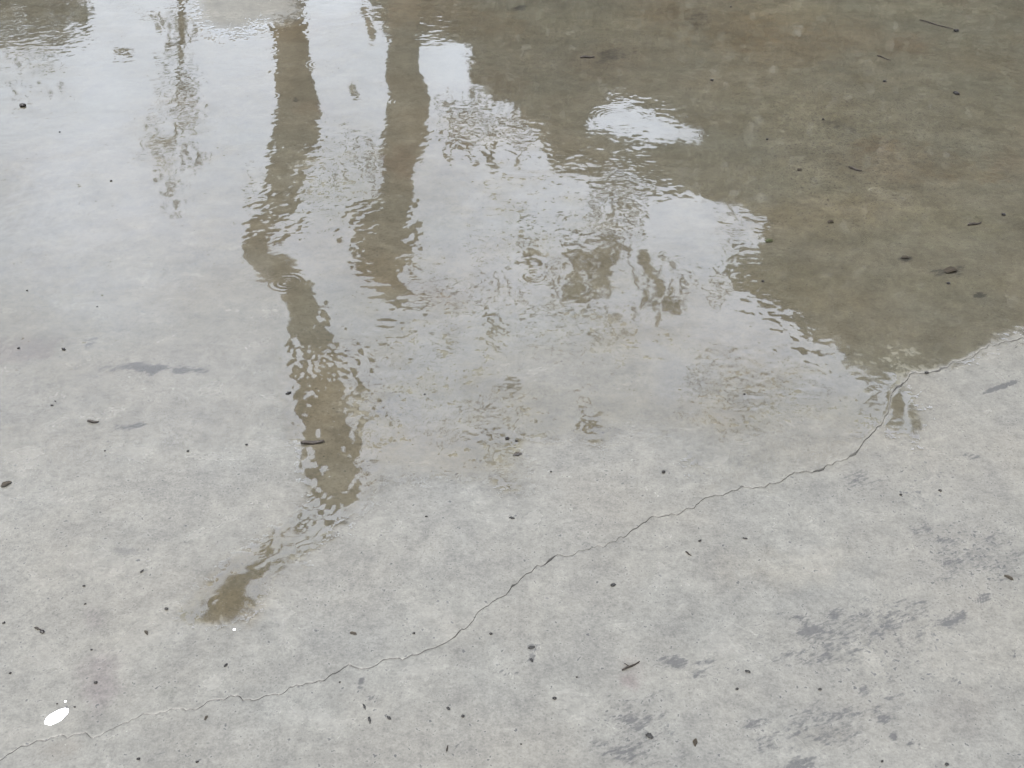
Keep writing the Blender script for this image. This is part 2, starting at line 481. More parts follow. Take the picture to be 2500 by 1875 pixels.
for (k, ax, ay, rx, ry, ang, colr, soft, grain) in STAINS:
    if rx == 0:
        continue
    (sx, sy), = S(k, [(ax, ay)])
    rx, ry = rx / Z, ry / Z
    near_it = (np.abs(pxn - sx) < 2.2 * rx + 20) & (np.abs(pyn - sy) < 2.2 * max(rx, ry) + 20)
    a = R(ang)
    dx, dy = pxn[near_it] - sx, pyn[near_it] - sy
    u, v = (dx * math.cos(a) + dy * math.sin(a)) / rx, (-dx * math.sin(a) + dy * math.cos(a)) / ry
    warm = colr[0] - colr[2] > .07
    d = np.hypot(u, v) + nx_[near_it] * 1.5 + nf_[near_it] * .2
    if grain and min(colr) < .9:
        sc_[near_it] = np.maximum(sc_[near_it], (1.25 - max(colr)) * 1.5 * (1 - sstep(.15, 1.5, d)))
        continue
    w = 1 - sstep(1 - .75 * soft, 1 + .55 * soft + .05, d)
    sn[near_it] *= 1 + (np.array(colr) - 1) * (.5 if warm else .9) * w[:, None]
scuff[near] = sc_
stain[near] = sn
# how thick the gritty dark specks lie
grit = np.full(Xs.shape, .35)
for (k, ax, ay, r, s) in ((9, 1300, 900, 900, .75), (9, 1900, 300, 700, .9), (8, 1900, 1400, 500, .8), (6, 1500, 1500, 600, .7), (5, 300, 950, 400, .8), (8, 400, 500, 600, .45),
                          (3, 1100, 900, 1500, .95), (2, 1500, 300, 900, .8), (5, 1800, 700, 400, .5), (4, 1700, 1100, 400, .5), (8, 1200, 900, 300, .5)):
    (sx, sy), = S(k, [(ax, ay)])
    grit = np.maximum(grit, s * np.exp(-((PX - sx) ** 2 + 2.2 * (PY - sy) ** 2) / (r / Z * .8) ** 2))


def slab_material():
    t = NT('wet worn concrete')
    p = t.pos()
    film = t.attr('film')
    n_big = t.noise(p, 1.6, 4, .6)
    n_mid = t.noise(p, 9, 4, .6, .4)
    n_fin = t.noise(p, 105, 4, .7)
    n_ult = t.noise(p, 260, 2, .6)
    wet = t.rng(t.attr('mirror'), .25, .95, smooth=True)
    damp_col = t.mix(t.rng(n_mid, .32, .68), rgb(.0352, .0348, .0300), rgb(.0458, .0455, .0398))
    damp_col = t.mix(t.rng(n_big, .35, .65), damp_col, rgb(.0440, .0418, .0345))
    wet_col = t.mix(t.rng(n_mid, .32, .68), rgb(.0390, .0352, .0246), rgb(.0470, .0434, .0322))
    wet_col = t.mix(t.rng(n_big, .38, .62), wet_col, rgb(.0400, .0388, .0295))
    col = t.mix(wet, damp_col, wet_col)
    n_pat = t.noise(p, 40, 4, .65, .3)
    mot = t.math('ADD', t.rng(n_fin, .28, .72, .76, 1.24), t.rng(n_pat, .28, .72, -.15, .15))
    mot = t.math('ADD', mot, t.math('ADD', t.rng(n_mid, .3, .7, -.10, .10), t.rng(t.noise(p, 21, 3, .6), .3, .7, -.10, .10)))
    mot = t.math('ADD', mot, t.rng(n_ult, .2, .8, -.20, .20))
    v = t.n('ShaderNodeVectorMath', operation='SCALE')
    t.put(v.inputs[0], col)
    t.put(v.inputs['Scale'], mot)
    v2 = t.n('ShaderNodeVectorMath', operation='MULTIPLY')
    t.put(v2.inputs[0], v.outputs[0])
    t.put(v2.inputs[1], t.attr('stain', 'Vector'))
    # dark grit: small grains, bigger grains
    grit = t.attr('grit')
    nsp = t.noise(t.pos((1, 1, 0)), 105, 3, .55)
    nsm = t.noise(t.pos((1, 1, 0)), 19, 2, .5)
    lim = t.math('SUBTRACT', t.math('SUBTRACT', .715, t.math('MULTIPLY', grit, .13)), t.rng(nsm, .35, .7, 0, .05))
    g1 = t.rng(t.math('SUBTRACT', nsp, lim), 0.0, .045, 0, .80, True)
    nsc = t.noise(t.turned(R(-27), (70, 170, 1)), 1.0, 4, .65)
    nsd = t.noise(t.turned(R(-27), (14, 52, 1)), 1.0, 3, .6)
    ks = t.math('ADD', t.attr('scuff'), t.math('ADD', t.math('MULTIPLY', t.math('SUBTRACT', nsc, .5), 2.2), t.math('MULTIPLY', t.math('SUBTRACT', nsd, .5), 1.5)))
    g4 = t.math('MULTIPLY', t.rng(ks, .36, .95, 0, .75, True), t.rng(t.attr('scuff'), .02, .25, 0, 1))
    d2 = t.voro(t.pos((1, 1, 0), (0, 0, .7)), 150)
    r2 = t.n('ShaderNodeSeparateColor')
    t.put(r2.inputs[0], t.voro(t.pos((1, 1, 0), (0, 0, .7)), 150, 'Color'))
    lim2 = t.math('MULTIPLY', t.math('SUBTRACT', t.math('ADD', grit, .05), r2.outputs[1]), .6)
    g2 = t.rng(t.math('SUBTRACT', d2, lim2), .0, .15, .30, 0, True)
    # wear streaks
    ns = t.noise(t.turned(R(-24), (10, 60, 1)), 1.0, 4, .7, .4)
    g3 = t.rng(ns, .63, .74, 0, .22, True)
    dk = t.math('ADD', t.math('MAXIMUM', g4, t.math('MAXIMUM', g1, g2)), t.math('MULTIPLY', g3, grit), clamp=True)
    col = t.mix(dk, v2.outputs[0], rgb(.009, .009, .0085))
    # pale worn flecks
    nw = t.noise(p, 95, 3, .7)
    col = t.mix(t.rng(nw, .66, .80, 0, .4, True), col, rgb(.085, .086, .083))
    col = t.mix(t.attr('dirt'), col, rgb(.005, .0048, .0042))
    hb = t.math('ADD', t.math('MULTIPLY', t.noise(p, 80, 1), .00025), t.math('MULTIPLY', n_ult, .00022))
    nm = t.bump(hb, .8, 1.0)
    coat = t.math('MULTIPLY', t.math('MULTIPLY', t.math('MULTIPLY', t.rng(t.attr('mirror'), 0, 1, .92, 0.0), t.math('ADD', t.rng(n_pat, .3, .7, .82, 1.02), t.rng(n_fin, .3, .7, -.12, .16))), t.math('SUBTRACT', 1.0, t.attr('dry'))), t.math('SUBTRACT', 1.0, t.attr('dirt')))
    crough = t.math('ADD', .22, t.rng(n_mid, .3, .7, -.05, .08))
    sh = t.principled(col, .75, nm, Specular_IOR_Level=.15, Coat_Weight=coat, Coat_Roughness=crough, Coat_IOR=1.36, Coat_Normal=nm)
    return t.done(sh)


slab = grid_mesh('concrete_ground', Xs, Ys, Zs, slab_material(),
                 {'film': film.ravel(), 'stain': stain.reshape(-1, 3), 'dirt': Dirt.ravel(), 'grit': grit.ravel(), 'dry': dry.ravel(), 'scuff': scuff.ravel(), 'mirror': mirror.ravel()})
tag(slab, 'wet worn grey concrete ground crossed by a thin crack', 'ground', kind='structure')

# ------------------------------------------------------------------ the shallow rainwater lying on it
px_ = np.arange(-2.45, 2.4501, .0045)
py_ = np.arange(1.30, 5.6, .0045)
XP, YP = np.meshgrid(px_, py_)
QX, QY = project(XP, YP)
fP = film_field(QX, QY, XP, YP)
# where the film is thin and gritty the mirror breaks up
CALM = [(S(3, [(1100, 600)])[0], 420, .9), (S(2, [(1500, 200)])[0], 330, .8), (S(6, [(1100, 250)])[0], 260, .9), (S(1, [(1850, 600)])[0], 120, .55), (S(2, [(400, 900)])[0], 130, .6),
        (S(1, [(500, 900)])[0], 250, .6), (S(7, [(1500, 560)])[0], 160, .9)]
rough = np.ones(XP.shape)
for (c, r, s) in CALM:
    rough *= 1 - s * np.exp(-((QX - c[0]) ** 2 + (QY - c[1]) ** 2) / r ** 2)
for (c, r, s) in ((S(6, [(300, 950)])[0], 170, .9), (S(5, [(300, 950)])[0], 150, .8), (S(6, [(1600, 700)])[0], 130, .7), (S(2, [(900, 750)])[0], 120, .8),
                  (S(1, [(2050, 1150)])[0], 120, .8), (S(5, [(1500, 200)])[0], 170, .45), (S(6, [(700, 700)])[0], 160, .6), (S(1, [(1150, 700)])[0], 140, .6), (S(4, [(2050, 900)])[0], 150, .9), (S(4, [(2100, 1500)])[0], 150, .9), (S(2, [(1900, 1150)])[0], 110, .9), (S(1, [(1900, 300)])[0], 90, .5)):
    rough += s * np.exp(-((QX - c[0]) ** 2 + (QY - c[1]) ** 2) / r ** 2)
thin = np.full(XP.shape, .22)
for (c, r, s) in ((S(5, [(700, 700)])[0], 330, .58), (S(5, [(1700, 500)])[0], 260, .62), (S(6, [(500, 900)])[0], 260, .62), (S(2, [(1300, 1300)])[0], 240, .60), (S(1, [(2080, 1150)])[0], 140, .7),
                  (S(1, [(1150, 900)])[0], 170, .45), (S(5, [(200, 1100)])[0], 170, .62), (S(6, [(1350, 700)])[0], 150, .7), (S(7, [(900, 450)])[0], 180, .95), (S(5, [(1100, 1300)])[0], 200, .6),
                  (S(1, [(200, 450)])[0], 180, .4)):
    thin = np.maximum(thin, min(1, s * 1.22) * np.exp(-((QX - c[0]) ** 2 + 1.6 * (QY - c[1]) ** 2) / r ** 2))
for (c, r, s) in ((S(3, [(-150, 1330)])[0], 170, .9), (S(6, [(600, 480)])[0], 120, .8), (S(1, [(1500, 450)])[0], 110, .7), (S(2, [(730, 450)])[0], 120, .8), (S(1, [(700, 480)])[0], 130, .7)):
    thin *= 1 - s * np.exp(-((QX - c[0]) ** 2 + 2 * (QY - c[1]) ** 2) / r ** 2)
keep = (fP > -.9) & (QX > -160) & (QX < 2660)
idx = np.arange(XP.size).reshape(XP.shape)
q = np.stack([idx[:-1, :-1], idx[:-1, 1:], idx[1:, 1:], idx[1:, :-1]], -1)
kq = keep[:-1, :-1] | keep[:-1, 1:] | keep[1:, 1:] | keep[1:, :-1]
q = q[kq]
used = np.unique(q)
remap = np.full(XP.size, -1)
remap[used] = np.arange(len(used))
RINGS = [(4, 1840, 190, .050, 1.0), (1, 2070, 415, .065, 1.0), (2, 1560, 650, .045, .35), (3, 150, 875, .040, .5), (2, 900, 795, .05, .9), (2, 1055, 1565, .04, .4),
         (4, 1935, 625, .035, .7), (1, 820, 80, .09, .8), (1, 1740, 620, .035, .6), (2, 390, 660, .035, 1.0), (1, 1700, 320, .06, .7), (2, 1800, 760, .12, .30),
         (5, 1250, 150, .05, .6), (1, 800, 30, .1, .6), (7, 1400, 600, .02, .4)]


def water_material():
    t = NT('shallow rainwater film')
    film = t.attr('film')
    grain = t.noise(t.pos(), 62, 3, .7)
    grain2 = t.noise(t.pos(), 24, 3, .6)
    thin = t.attr('thin')
    cloud = t.noise(t.pos((1, 1.3, 1), (0, 0, .3)), 7, 4, .6, .5)
    k = t.math('SUBTRACT', film, t.math('MULTIPLY', thin, .95))
    k = t.math('ADD', k, t.math('MULTIPLY', t.math('SUBTRACT', grain, .5), 3.4))
    k = t.math('ADD', k, t.math('MULTIPLY', t.math('SUBTRACT', grain2, .5), 1.8))
    k = t.math('ADD', k, t.math('MULTIPLY', t.math('SUBTRACT', cloud, .5), 1.2))
    cover = t.rng(k, -.10, .04, 0, 1, True)
    body = t.math('SUBTRACT', 1.0, t.math('MULTIPLY', thin, t.rng(cloud, .38, .58, .42, 0, True)))
    cover = t.math('MULTIPLY', t.math('MULTIPLY', cover, body), t.attr('fade'))
    fr = t.n('ShaderNodeFresnel')
    fr.inputs['IOR'].default_value = 1.60
    tr = t.n('ShaderNodeBsdfTransparent')
    tr.inputs[0].default_value = rgb(.97, .96, .94)
    gl = t.n('ShaderNodeBsdfGlossy', distribution='GGX')
    gl.inputs['Color'].default_value = rgb(1, 1, 1)
    gl.inputs['Roughness'].default_value = .03
    ms = t.n('ShaderNodeMixShader')
    t.put(ms.inputs[0], fr.outputs[0])
    t.put(ms.inputs[1], tr.outputs[0])
    t.put(ms.inputs[2], gl.outputs[0])
    clear = t.n('ShaderNodeBsdfTransparent')
    m2 = t.n('ShaderNodeMixShader')
    t.put(m2.inputs[0], cover)
    t.put(m2.inputs[1], clear.outputs[0])
    t.put(m2.inputs[2], ms.outputs[0])
    return t.done(m2.outputs[0])


xw, yw = XP.ravel()[used], YP.ravel()[used]
rw = rough.ravel()[used] * (.3 + .7 * fade_field(QX, QY, XP, YP).ravel()[used])
rw = rw * (.25 + 1.5 * sstep(-.22, .28, fbm(xw * 3.1 + 7, yw * 3.1, 99, 3)))
wx, wy = xw + .02 * fbm(xw * 14, yw * 14, 111, 2), yw + .02 * fbm(xw * 14, yw * 14, 113, 2)
ridge = np.abs(fbm(wx * 17, wy * 17, 115, 2)) + .45 * np.abs(fbm(wx * 39, wy * 39, 117, 2))
hw = .0018 + .00046 * fbm(xw * 5.5, yw * 5.5, 101, 2) + .00030 * rw * fbm(xw * 24 + 3, yw * 24, 103, 2) + .00026 * rw ** 1.3 * fbm(xw * 66, yw * 66, 107, 2) + .00048 * rw * ridge
for (k, ax, ay, r, s) in RINGS:
    c = ground(*S(k, [(ax, ay)])[0])
    dd = np.hypot(xw - c.x, yw - c.y)
    hw += .00011 * s * np.sin(dd * 2 * math.pi / .014) * sstep(r * 1.25, r * .7, dd)
co = np.stack([xw, yw, hw], -1).astype(np.float32)
puddle = quad_mesh('puddle_water', co, remap[q], water_material(), {'film': fP.ravel()[used], 'fade': fade_field(QX, QY, XP, YP).ravel()[used], 'thin': thin.ravel()[used]})
tag(puddle, 'shallow rippled rainwater puddle mirroring sky and trees', 'puddle', kind='structure')


# ------------------------------------------------------------------ trees beyond the slab, seen only mirrored in the water
def tube(bm, pts, radii, seg=10):
    rings = []
    up = Vector((0, 1, 0))
    for i, p in enumerate(pts):
        d = (pts[min(i + 1, len(pts) - 1)] - pts[max(i - 1, 0)]).normalized()
        a = d.cross(up)
        a = a.normalized() if a.length > 1e-4 else Vector((1, 0, 0))
        b = d.cross(a).normalized()
        r = radii[i]
        rings.append([bm.verts.new(p + (a * math.cos(2 * math.pi * k / seg) + b * math.sin(2 * math.pi * k / seg)) * r) for k in range(seg)])
    for i in range(len(rings) - 1):
        for k in range(seg):
            bm.faces.new((rings[i][k], rings[i][(k + 1) % seg], rings[i + 1][(k + 1) % seg], rings[i + 1][k]))
    bm.faces.new(rings[0][::-1])
    bm.faces.new(rings[-1])


def traced_tube(bm, line, D0, D1, seg=10):
    """line: photograph pixels with a width in pixels; leans from distance D0 to D1"""
    pts, rad = [], []
    n = len(line)
    for i in range(n - 1):
        for s in range(4):
            f = s / 4
            x, y, w = [line[i][k] * (1 - f) + line[i + 1][k] * f for k in range(3)]
            D = D0 + (D1 - D0) * (i + f) / (n - 1)
            P, mpp = mirrored(x, y, D)
            pts.append(P); rad.append(.5 * w * mpp)
    tube(bm, pts, rad, seg)
    return pts, rad


def leaves(store, poly, cover, D, size, mode='fill'):
    """leaf sprays filling the solid angle of an outline, spread through the depth D"""
    px, py = np.array([p[0] for p in poly]), np.array([p[1] for p in poly])
    x0, x1, y0, y1 = px.min(), px.max(), py.min(), py.max()
    area = .5 * abs(np.dot(px, np.roll(py, 1)) - np.dot(py, np.roll(px, 1)))
    n = int(cover * area / (size * size * .42)) + 1
    X = rng.uniform(x0, x1, n * 4 + 50)
    Y = rng.uniform(y0, y1, n * 4 + 50)
    ok = inside(X, Y, poly)
    X, Y = X[ok][:n], Y[ok][:n]
    for x, y in zip(X, Y):
        d = rng.uniform(*D)
        P, mpp = mirrored(float(x), float(y), float(d))
        store.append((P, size * mpp * rng.uniform(.6, 1.3)))


def leaf_mesh(name, store, material, parent):
    V, Fc = [], []
    for (P, s) in store:
        ax = Vector(rng.normal(size=3)).normalized()
        b = ax.cross(Vector(rng.normal(size=3))).normalized()
        nrm = ax.cross(b)
        i = len(V)
        w = s * .36
        V += [P - ax * s * .6, P + b * w - nrm * s * .1, P + ax * s * .6, P - b * w - nrm * s * .1, P + ax * .15 * s]
        Fc += [(i, i + 1, i + 4), (i + 1, i + 2, i + 4), (i + 2, i + 3, i + 4), (i + 3, i, i + 4)]
    return mesh_obj(name, V, Fc, material, parent, smooth=False)


def limb(bm, a, b, r0, r1, bend=.12):
    n = 6
    off = Vector(rng.normal(size=3)) * (b - a).length * bend
    pts = [a.lerp(b, i / n) + off * math.sin(math.pi * i / n) for i in range(n + 1)]
    tube(bm, pts, [r0 + (r1 - r0) * i / n for i in range(n + 1)], 6)


# tree with the winding trunk (left brown stripe)
tA = empty('leaning_tree', (mirrored(725, 0, 8)[0].x, 8.0, 0))
tag(tA, 'tall winding tree trunk mirrored as the longest brown stripe in the puddle', 'tree')
lineA = (S(1, [(1830, -900, 260), (1850, -300, 240), (1850, 120, 215), (1880, 300, 215), (1890, 520, 240), (1925, 700, 275), (1900, 880, 300), (1850, 1050, 250), (1810, 1220, 215), (1790, 1360, 215),
               (1700, 1450, 220), (1640, 1560, 140), (1660, 1640, 150)])
         + S(4, [(1720, 70, 200), (1850, 150, 200), (1930, 260, 210), (1985, 420, 250), (2000, 560, 260), (2020, 700, 280), (2080, 850, 330), (2100, 980, 370), (2120, 1130, 330),
                 (2140, 1300, 310), (2170, 1450, 310), (2190, 1580, 300)])
         + S(7, [(2160, 20, 190), (2050, 110, 120), (2000, 150, 40)]))
bm = bmesh.new()
ptsA, radA = traced_tube(bm, lineA, 8.0, 6.6, 12)
bmx = bmesh.new()
for ln in ([(1950, 260, 40), (2010, 265, 120), (2085, 215, 50)], [(1835, 205, 50), (1740, 240, 70), (1640, 262, 16)], [(1930, 285, 16), (1830, 300, 20), (1750, 310, 60), (1690, 370, 70), (1600, 410, 80), (1540, 450, 110), (1480, 520, 170), (1450, 580, 220), (1420, 650, 190), (1340, 700, 90), (1270, 715, 30)],
           [(2060, 70, 60), (2110, 110, 70), (2140, 130, 20)], [(1890, 480, 40), (1930, 500, 60), (1970, 510, 20)], [(1180, 740, 20), (1215, 730, 16)], [(1940, 345, 20), (1970, 345, 16)], [(1990, 400, 14), (1930, 400, 18)]):
    traced_tube(bmx, S(7, ln), 6.7, 6.6, 8)
foot = Vector((ptsA[0].x, 8.1, -.05))
tube(bm, [foot, ptsA[0].lerp(foot, .6) + Vector((.02, 0, 0)), ptsA[0]], [radA[0] * 1.5, radA[0] * 1.1, radA[0]], 12)
bm_obj('trunk', bm, M['bark'], None)
o = bm_obj('detached_twigs', bmx, M['bark'], None)  # detached trunk-end pieces and twigs in bare bark, no leaves
o.parent = tA
o.matrix_parent_inverse = Matrix.Translation(-tA.location)
oA = bpy.data.objects['trunk']
oA.parent = tA
oA.matrix_parent_inverse = Matrix.Translation(-tA.location)
st = []
leaves(st, S(7, [(1470, 520), (1640, 500), (1650, 600), (1590, 660), (1480, 690), (1400, 640)]), 1.3, (6.5, 6.8), 22)
leaves(st, S(7, [(1920, 220), (2090, 200), (2080, 260), (2000, 330), (1930, 320)]), 1.6, (6.6, 6.9), 20)
leaves(st, S(7, [(1880, 470), (1990, 490), (1980, 550), (1890, 530)]), 1.0, (6.6, 6.9), 15)
leaves(st, S(5, [(20, 560), (110, 640), (160, 820), (110, 960), (310, 1170), (200, 1300), (0, 1400), (-100, 1100), (-60, 700)]), .45, (6.8, 7.4), 18)
leaves(st, S(5, [(200, 1580), (300, 1500), (430, 1410), (520, 1420), (530, 1460), (430, 1530), (250, 1640), (100, 1640)]), 1.0, (6.8, 7.2), 18)
leaves(st, S(1, [(1900, 880), (2150, 950), (2200, 1200), (2000, 1400), (1900, 1300)]), .22, (7, 7.6), 14)
leaves(st, S(1, [(1560, 1050), (1710, 1100), (1690, 1380), (1500, 1330)]), .16, (7, 7.6), 12)
leaves(st, S(7, [(430, 220), (950, 280), (1350, 330), (1380, 560), (1200, 700), (1000, 700), (750, 540), (450, 420)]), .10, (6.5, 7.2), 10)
leaf_mesh('crown', st, M['leaf_olive'], tA)

# tree with the straight trunk (second brown stripe) and a thin, gappy crown
tB = empty('sparse_tree', (mirrored(1000, 0, 8.6)[0].x, 8.6, 0))
tag(tB, 'straight trunked tree with gappy crown mirrored beside the longest stripe', 'tree')
lineB = (S(2, [(420, -900, 230), (420, -300, 210), (410, 120, 200), (410, 300, 190), (400, 480, 230), (450, 640, 270), (430, 780, 260), (410, 960, 270), (375, 1120, 200),
               (365, 1300, 240), (290, 1460, 420), (270, 1600, 420)])
         + S(5, [(240, 30, 360), (290, 140, 250), (330, 230, 170), (450, 300, 70), (600, 320, 30)]))
bm = bmesh.new()
ptsB, radB = traced_tube(bm, lineB, 8.6, 8.2, 12)
foot = Vector((ptsB[0].x, 8.7, -.05))
tube(bm, [foot, ptsB[0].lerp(foot, .6), ptsB[0]], [radB[0] * 1.5, radB[0] * 1.1, radB[0]], 12)
bmx = bmesh.new()
for k, ln in ((2, [(800, 715, 50), (790, 850, 50), (810, 920, 40), (820, 980, 40), (865, 1085, 45)]), (2, [(700, 755, 30), (740, 850, 45), (725, 910, 60), (690, 980, 35), (725, 1060, 30)]),
              (2, [(785, 830, 30), (735, 865, 30)]), (2, [(955, 825, 60), (945, 920, 50), (970, 1000, 45), (985, 1110, 60)]), (2, [(1150, 900, 18), (1140, 960, 18), (1145, 1080, 30)]),
              (2, [(150, 70, 30), (190, 150, 40), (220, 290, 60)]), (5, [(1180, 0, 80), (1240, 70, 100), (1240, 160, 90)]), (5, [(1950, 20, 70), (2000, 110, 60), (2065, 200, 60), (2055, 290, 40)]),
              (5, [(945, 350, 36), (950, 450, 40), (975, 560, 50), (1050, 590, 45)]), (5, [(560, 550, 14), (680, 540, 22), (810, 518, 12)]), (5, [(1130, 595, 14), (1350, 580, 14), (1540, 572, 14)]),
              (5, [(1185, 955, 20), (1140, 1060, 26), (1120, 1120, 70), (1100, 1210, 100)]), (5, [(1010, 1250, 70), (1010, 1330, 60), (1030, 1380, 20)]), (5, [(985, 1465, 26), (1040, 1475, 38), (1110, 1492, 14)]),
              (5, [(1565, 950, 14), (1580, 1040, 36), (1595, 1110, 60), (1640, 1170, 66), (1665, 1185, 40)]), (5, [(905, 1010, 36), (980, 1025, 50), (1040, 1015, 26)]), (5, [(960, 1050, 30), (1000, 1035, 40)]),
              (5, [(770, 1115, 20), (850, 1085, 46), (930, 1095, 14)]), (5, [(1040, 855, 40), (1090, 862, 52), (1160, 838, 28)]),
              (6, [(1425, 855, 20), (1405, 940, 100), (1380, 1040, 120), (1365, 1100, 80)]), (6, [(1505, 960, 12), (1525, 1040, 60), (1520, 1110, 80), (1515, 1165, 60)]),
              (6, [(1190, 1005, 20), (1240, 970, 46), (1290, 945, 20)]), (6, [(1240, 885, 50), (1300, 895, 40)]), (6, [(0, 1350, 44), (60, 1355, 40), (40, 1410, 30)]),
              (2, [(1580, 1090, 26), (1650, 1180, 24), (1740, 1240, 28), (1800, 1310, 44), (1820, 1400, 26)]), (2, [(1800, 1280, 22), (1880, 1310, 30), (2000, 1360, 14)]),
              (2, [(1440, 1500, 24), (1470, 1570, 46), (1480, 1659, 40)]), (2, [(1700, 1450, 20), (1770, 1560, 30), (1900, 1640, 44)]), (2, [(1560, 1350, 12), (1660, 1440, 14), (1690, 1560, 18)]),
              (2, [(610, 640, 10), (720, 690, 14), (900, 650, 10)]), (2, [(860, 780, 12), (960, 770, 16), (1010, 820, 20), (1100, 860, 16)]), (2, [(1060, 760, 12), (1120, 830, 18)]),
              (3, [(300, 1330, 14), (340, 1400, 16), (420, 1440, 10)]), (3, [(230, 1500, 12), (330, 1530, 22), (480, 1560, 10)]), (3, [(300, 1560, 12), (310, 1650, 14)])):
    for a in [S(k, ln)]:
        traced_tube(bmx, a, rng.uniform(8.0, 9.0), rng.uniform(8.0, 9.0), 8)
for (k, x0, x1, y0, y1, n) in ((2, 1590, 1950, 1100, 1640, 16), (2, 1000, 1180, 640, 880, 9), (2, 620, 900, 620, 760, 7), (5, 1180, 1420, 20, 330, 7), (5, 1850, 2212, 20, 400, 14), (5, 900, 1150, 60, 260, 5), (2, 0, 260, 820, 1130, 8), (6, 0, 320, 20, 260, 8)):
    for _ in range(n):
        x, y, w = float(rng.uniform(x0, x1)), float(rng.uniform(y0, y1)), float(rng.uniform(9, 24))
        ln = [(x, y, w * .5)]
        for q_ in range(4):
            x += float(rng.normal(4, 16)); y += float(rng.uniform(14, 40))
            ln.append((x, y, w * (1.1, 1.2, .8, .4)[q_]))
        traced_tube(bmx, S(k, ln), 8.4, 8.4, 6)
o = bm_obj('detached_twigs', bmx, M['bark'], None)  # bare bark twigs, separate from the trunk
o.parent = tB
o.matrix_parent_inverse = Matrix.Translation(-tB.location)
o = bm_obj('trunk', bm, M['bark'], None)
o.parent = tB
o.matrix_parent_inverse = Matrix.Translation(-tB.location)
st = []
DB = (7.9, 9.6)
for k, poly, cov, sz in (
        (2, [(600, 610), (900, 600), (1190, 690), (1180, 860), (1000, 900), (640, 880)], .20, 12), (5, [(1450, 0), (1750, 0), (1760, 60), (1720, 200), (1730, 260), (1600, 300), (1390, 310), (1450, 250), (1440, 190), (1490, 100)], 1.5, 20),
        (2, [(1560, 1560), (1760, 1570), (1750, 1659), (1470, 1659)], 1.3, 18), (5, [(1960, 350), (2060, 270), (2180, 290), (2240, 360), (2150, 395)], .9, 15), (5, [(1880, 30), (2212, 20), (2212, 380), (1950, 380)], .28, 12),
        (2, [(1580, 1080), (1760, 1200), (1950, 1400), (1950, 1659), (1500, 1659), (1620, 1300)], .22, 12), (2, [(1190, 1470), (1250, 1480), (1260, 1520), (1200, 1530)], 1.2, 16),
        (6, [(240, 920), (480, 930), (500, 1060), (260, 1080)], .55, 16), (6, [(80, 650), (360, 640), (340, 720), (120, 720)], .45, 13), (6, [(0, 700), (700, 760), (1100, 1000), (500, 1150), (0, 1000)], .14, 12),
        (5, [(400, 130), (760, 150), (1050, 400), (700, 420), (480, 260)], .22, 13), (5, [(1380, 360), (1800, 340), (1850, 560), (1500, 560)], .26, 13), (5, [(620, 800), (1050, 900), (900, 1150), (500, 1200), (200, 1000)], .12, 12),
        (5, [(1000, 1250), (1200, 1210), (1240, 1500), (1000, 1500)], .16, 14), (2, [(850, 1400), (950, 1560), (1300, 1659), (850, 1659)], .12, 12), (5, [(1150, 300), (1400, 320), (1400, 500), (1150, 420)], .22, 12),
        (6, [(1000, 560), (1300, 640), (1650, 760), (1400, 860), (1090, 760)], .40, 13), (2, [(60, 540), (140, 560), (130, 620), (70, 620)], .7, 14), (2, [(0, 800), (270, 900), (270, 1120), (40, 1050)], .16, 12),
        (5, [(360, 600), (420, 700), (330, 800), (280, 680)], .3, 12)):
    leaves(st, S(k, poly), cov * (3.0 if cov > .5 else 1.9), DB, sz * 1.25)
leaf_mesh('crown', st, M['leaf_olive'], tB)

# slender tree with a broken, narrow crown (faint stripe left of the trunks)
tC = empty('slender_tree', (mirrored(430, 0, 10)[0].x, 10.0, 0))
tag(tC, 'slender tree with narrow broken crown mirrored as a faint stripe', 'tree')
bm = bmesh.new()
pC, _ = traced_tube(bm, S(1, [(1150, -500, 60), (1170, 0, 44), (1160, 400, 30), (1140, 700, 24), (1120, 1000, 14)]), 10.2, 9.8, 8)
tube(bm, [Vector((pC[0].x, 10.3, -.05)), pC[0]], [.12, .09], 8)
bmx = bmesh.new()
for ln in ([(1190, 590, 50), (1220, 620, 60), (1250, 580, 26)], [(1130, 700, 40), (1180, 695, 24)], [(950, 915, 20), (1080, 910, 40), (1120, 905, 20)], [(1160, 820, 16), (1220, 830, 34), (1270, 860, 20)],
           [(1090, 290, 60), (1150, 280, 36)], [(740, 350, 30), (790, 340, 46), (850, 355, 30)], [(1000, 390, 22), (1050, 395, 30)], [(1130, 560, 18), (1160, 540, 30), (1200, 520, 14)]):
    traced_tube(bmx, S(1, ln), 9.9, 10.1, 8)
o = bm_obj('detached_twigs', bmx, M['bark'], None)  # loose bark twigs, not joined to the trunk
o.parent = tC
o.matrix_parent_inverse = Matrix.Translation(-tC.location)
o = bm_obj('trunk', bm, M['bark'], None)
o.parent = tC
o.matrix_parent_inverse = Matrix.Translation(-tC.location)
st = []
leaves(st, S(1, [(1080, 180), (1270, 170), (1250, 420), (1290, 600), (1260, 900), (1330, 1060), (1220, 1250), (1030, 1250), (950, 1050), (900, 930), (980, 700), (1030, 450)]), .42, (9.4, 10.6), 13)
leaves(st, S(1, [(880, 110), (1050, 60), (1280, 80), (1200, 180), (1000, 190)]), .8, (9.4, 10.6), 15)
leaves(st, S(1, [(720, 330), (860, 330), (850, 370), (730, 370)]), .5, (9.4, 10.6), 12)
leaves(st, S(1, [(820, 960), (1000, 930), (1400, 960), (1350, 1060), (950, 1080)]), .22, (9.4, 10.6), 12)
leaves(st, S(1, [(1010, 1250), (1250, 1250), (1230, 1430), (1080, 1420)]), .30, (9.4, 10.6), 13)
leaf_mesh('crown', st, M['leaf_olive'], tC)

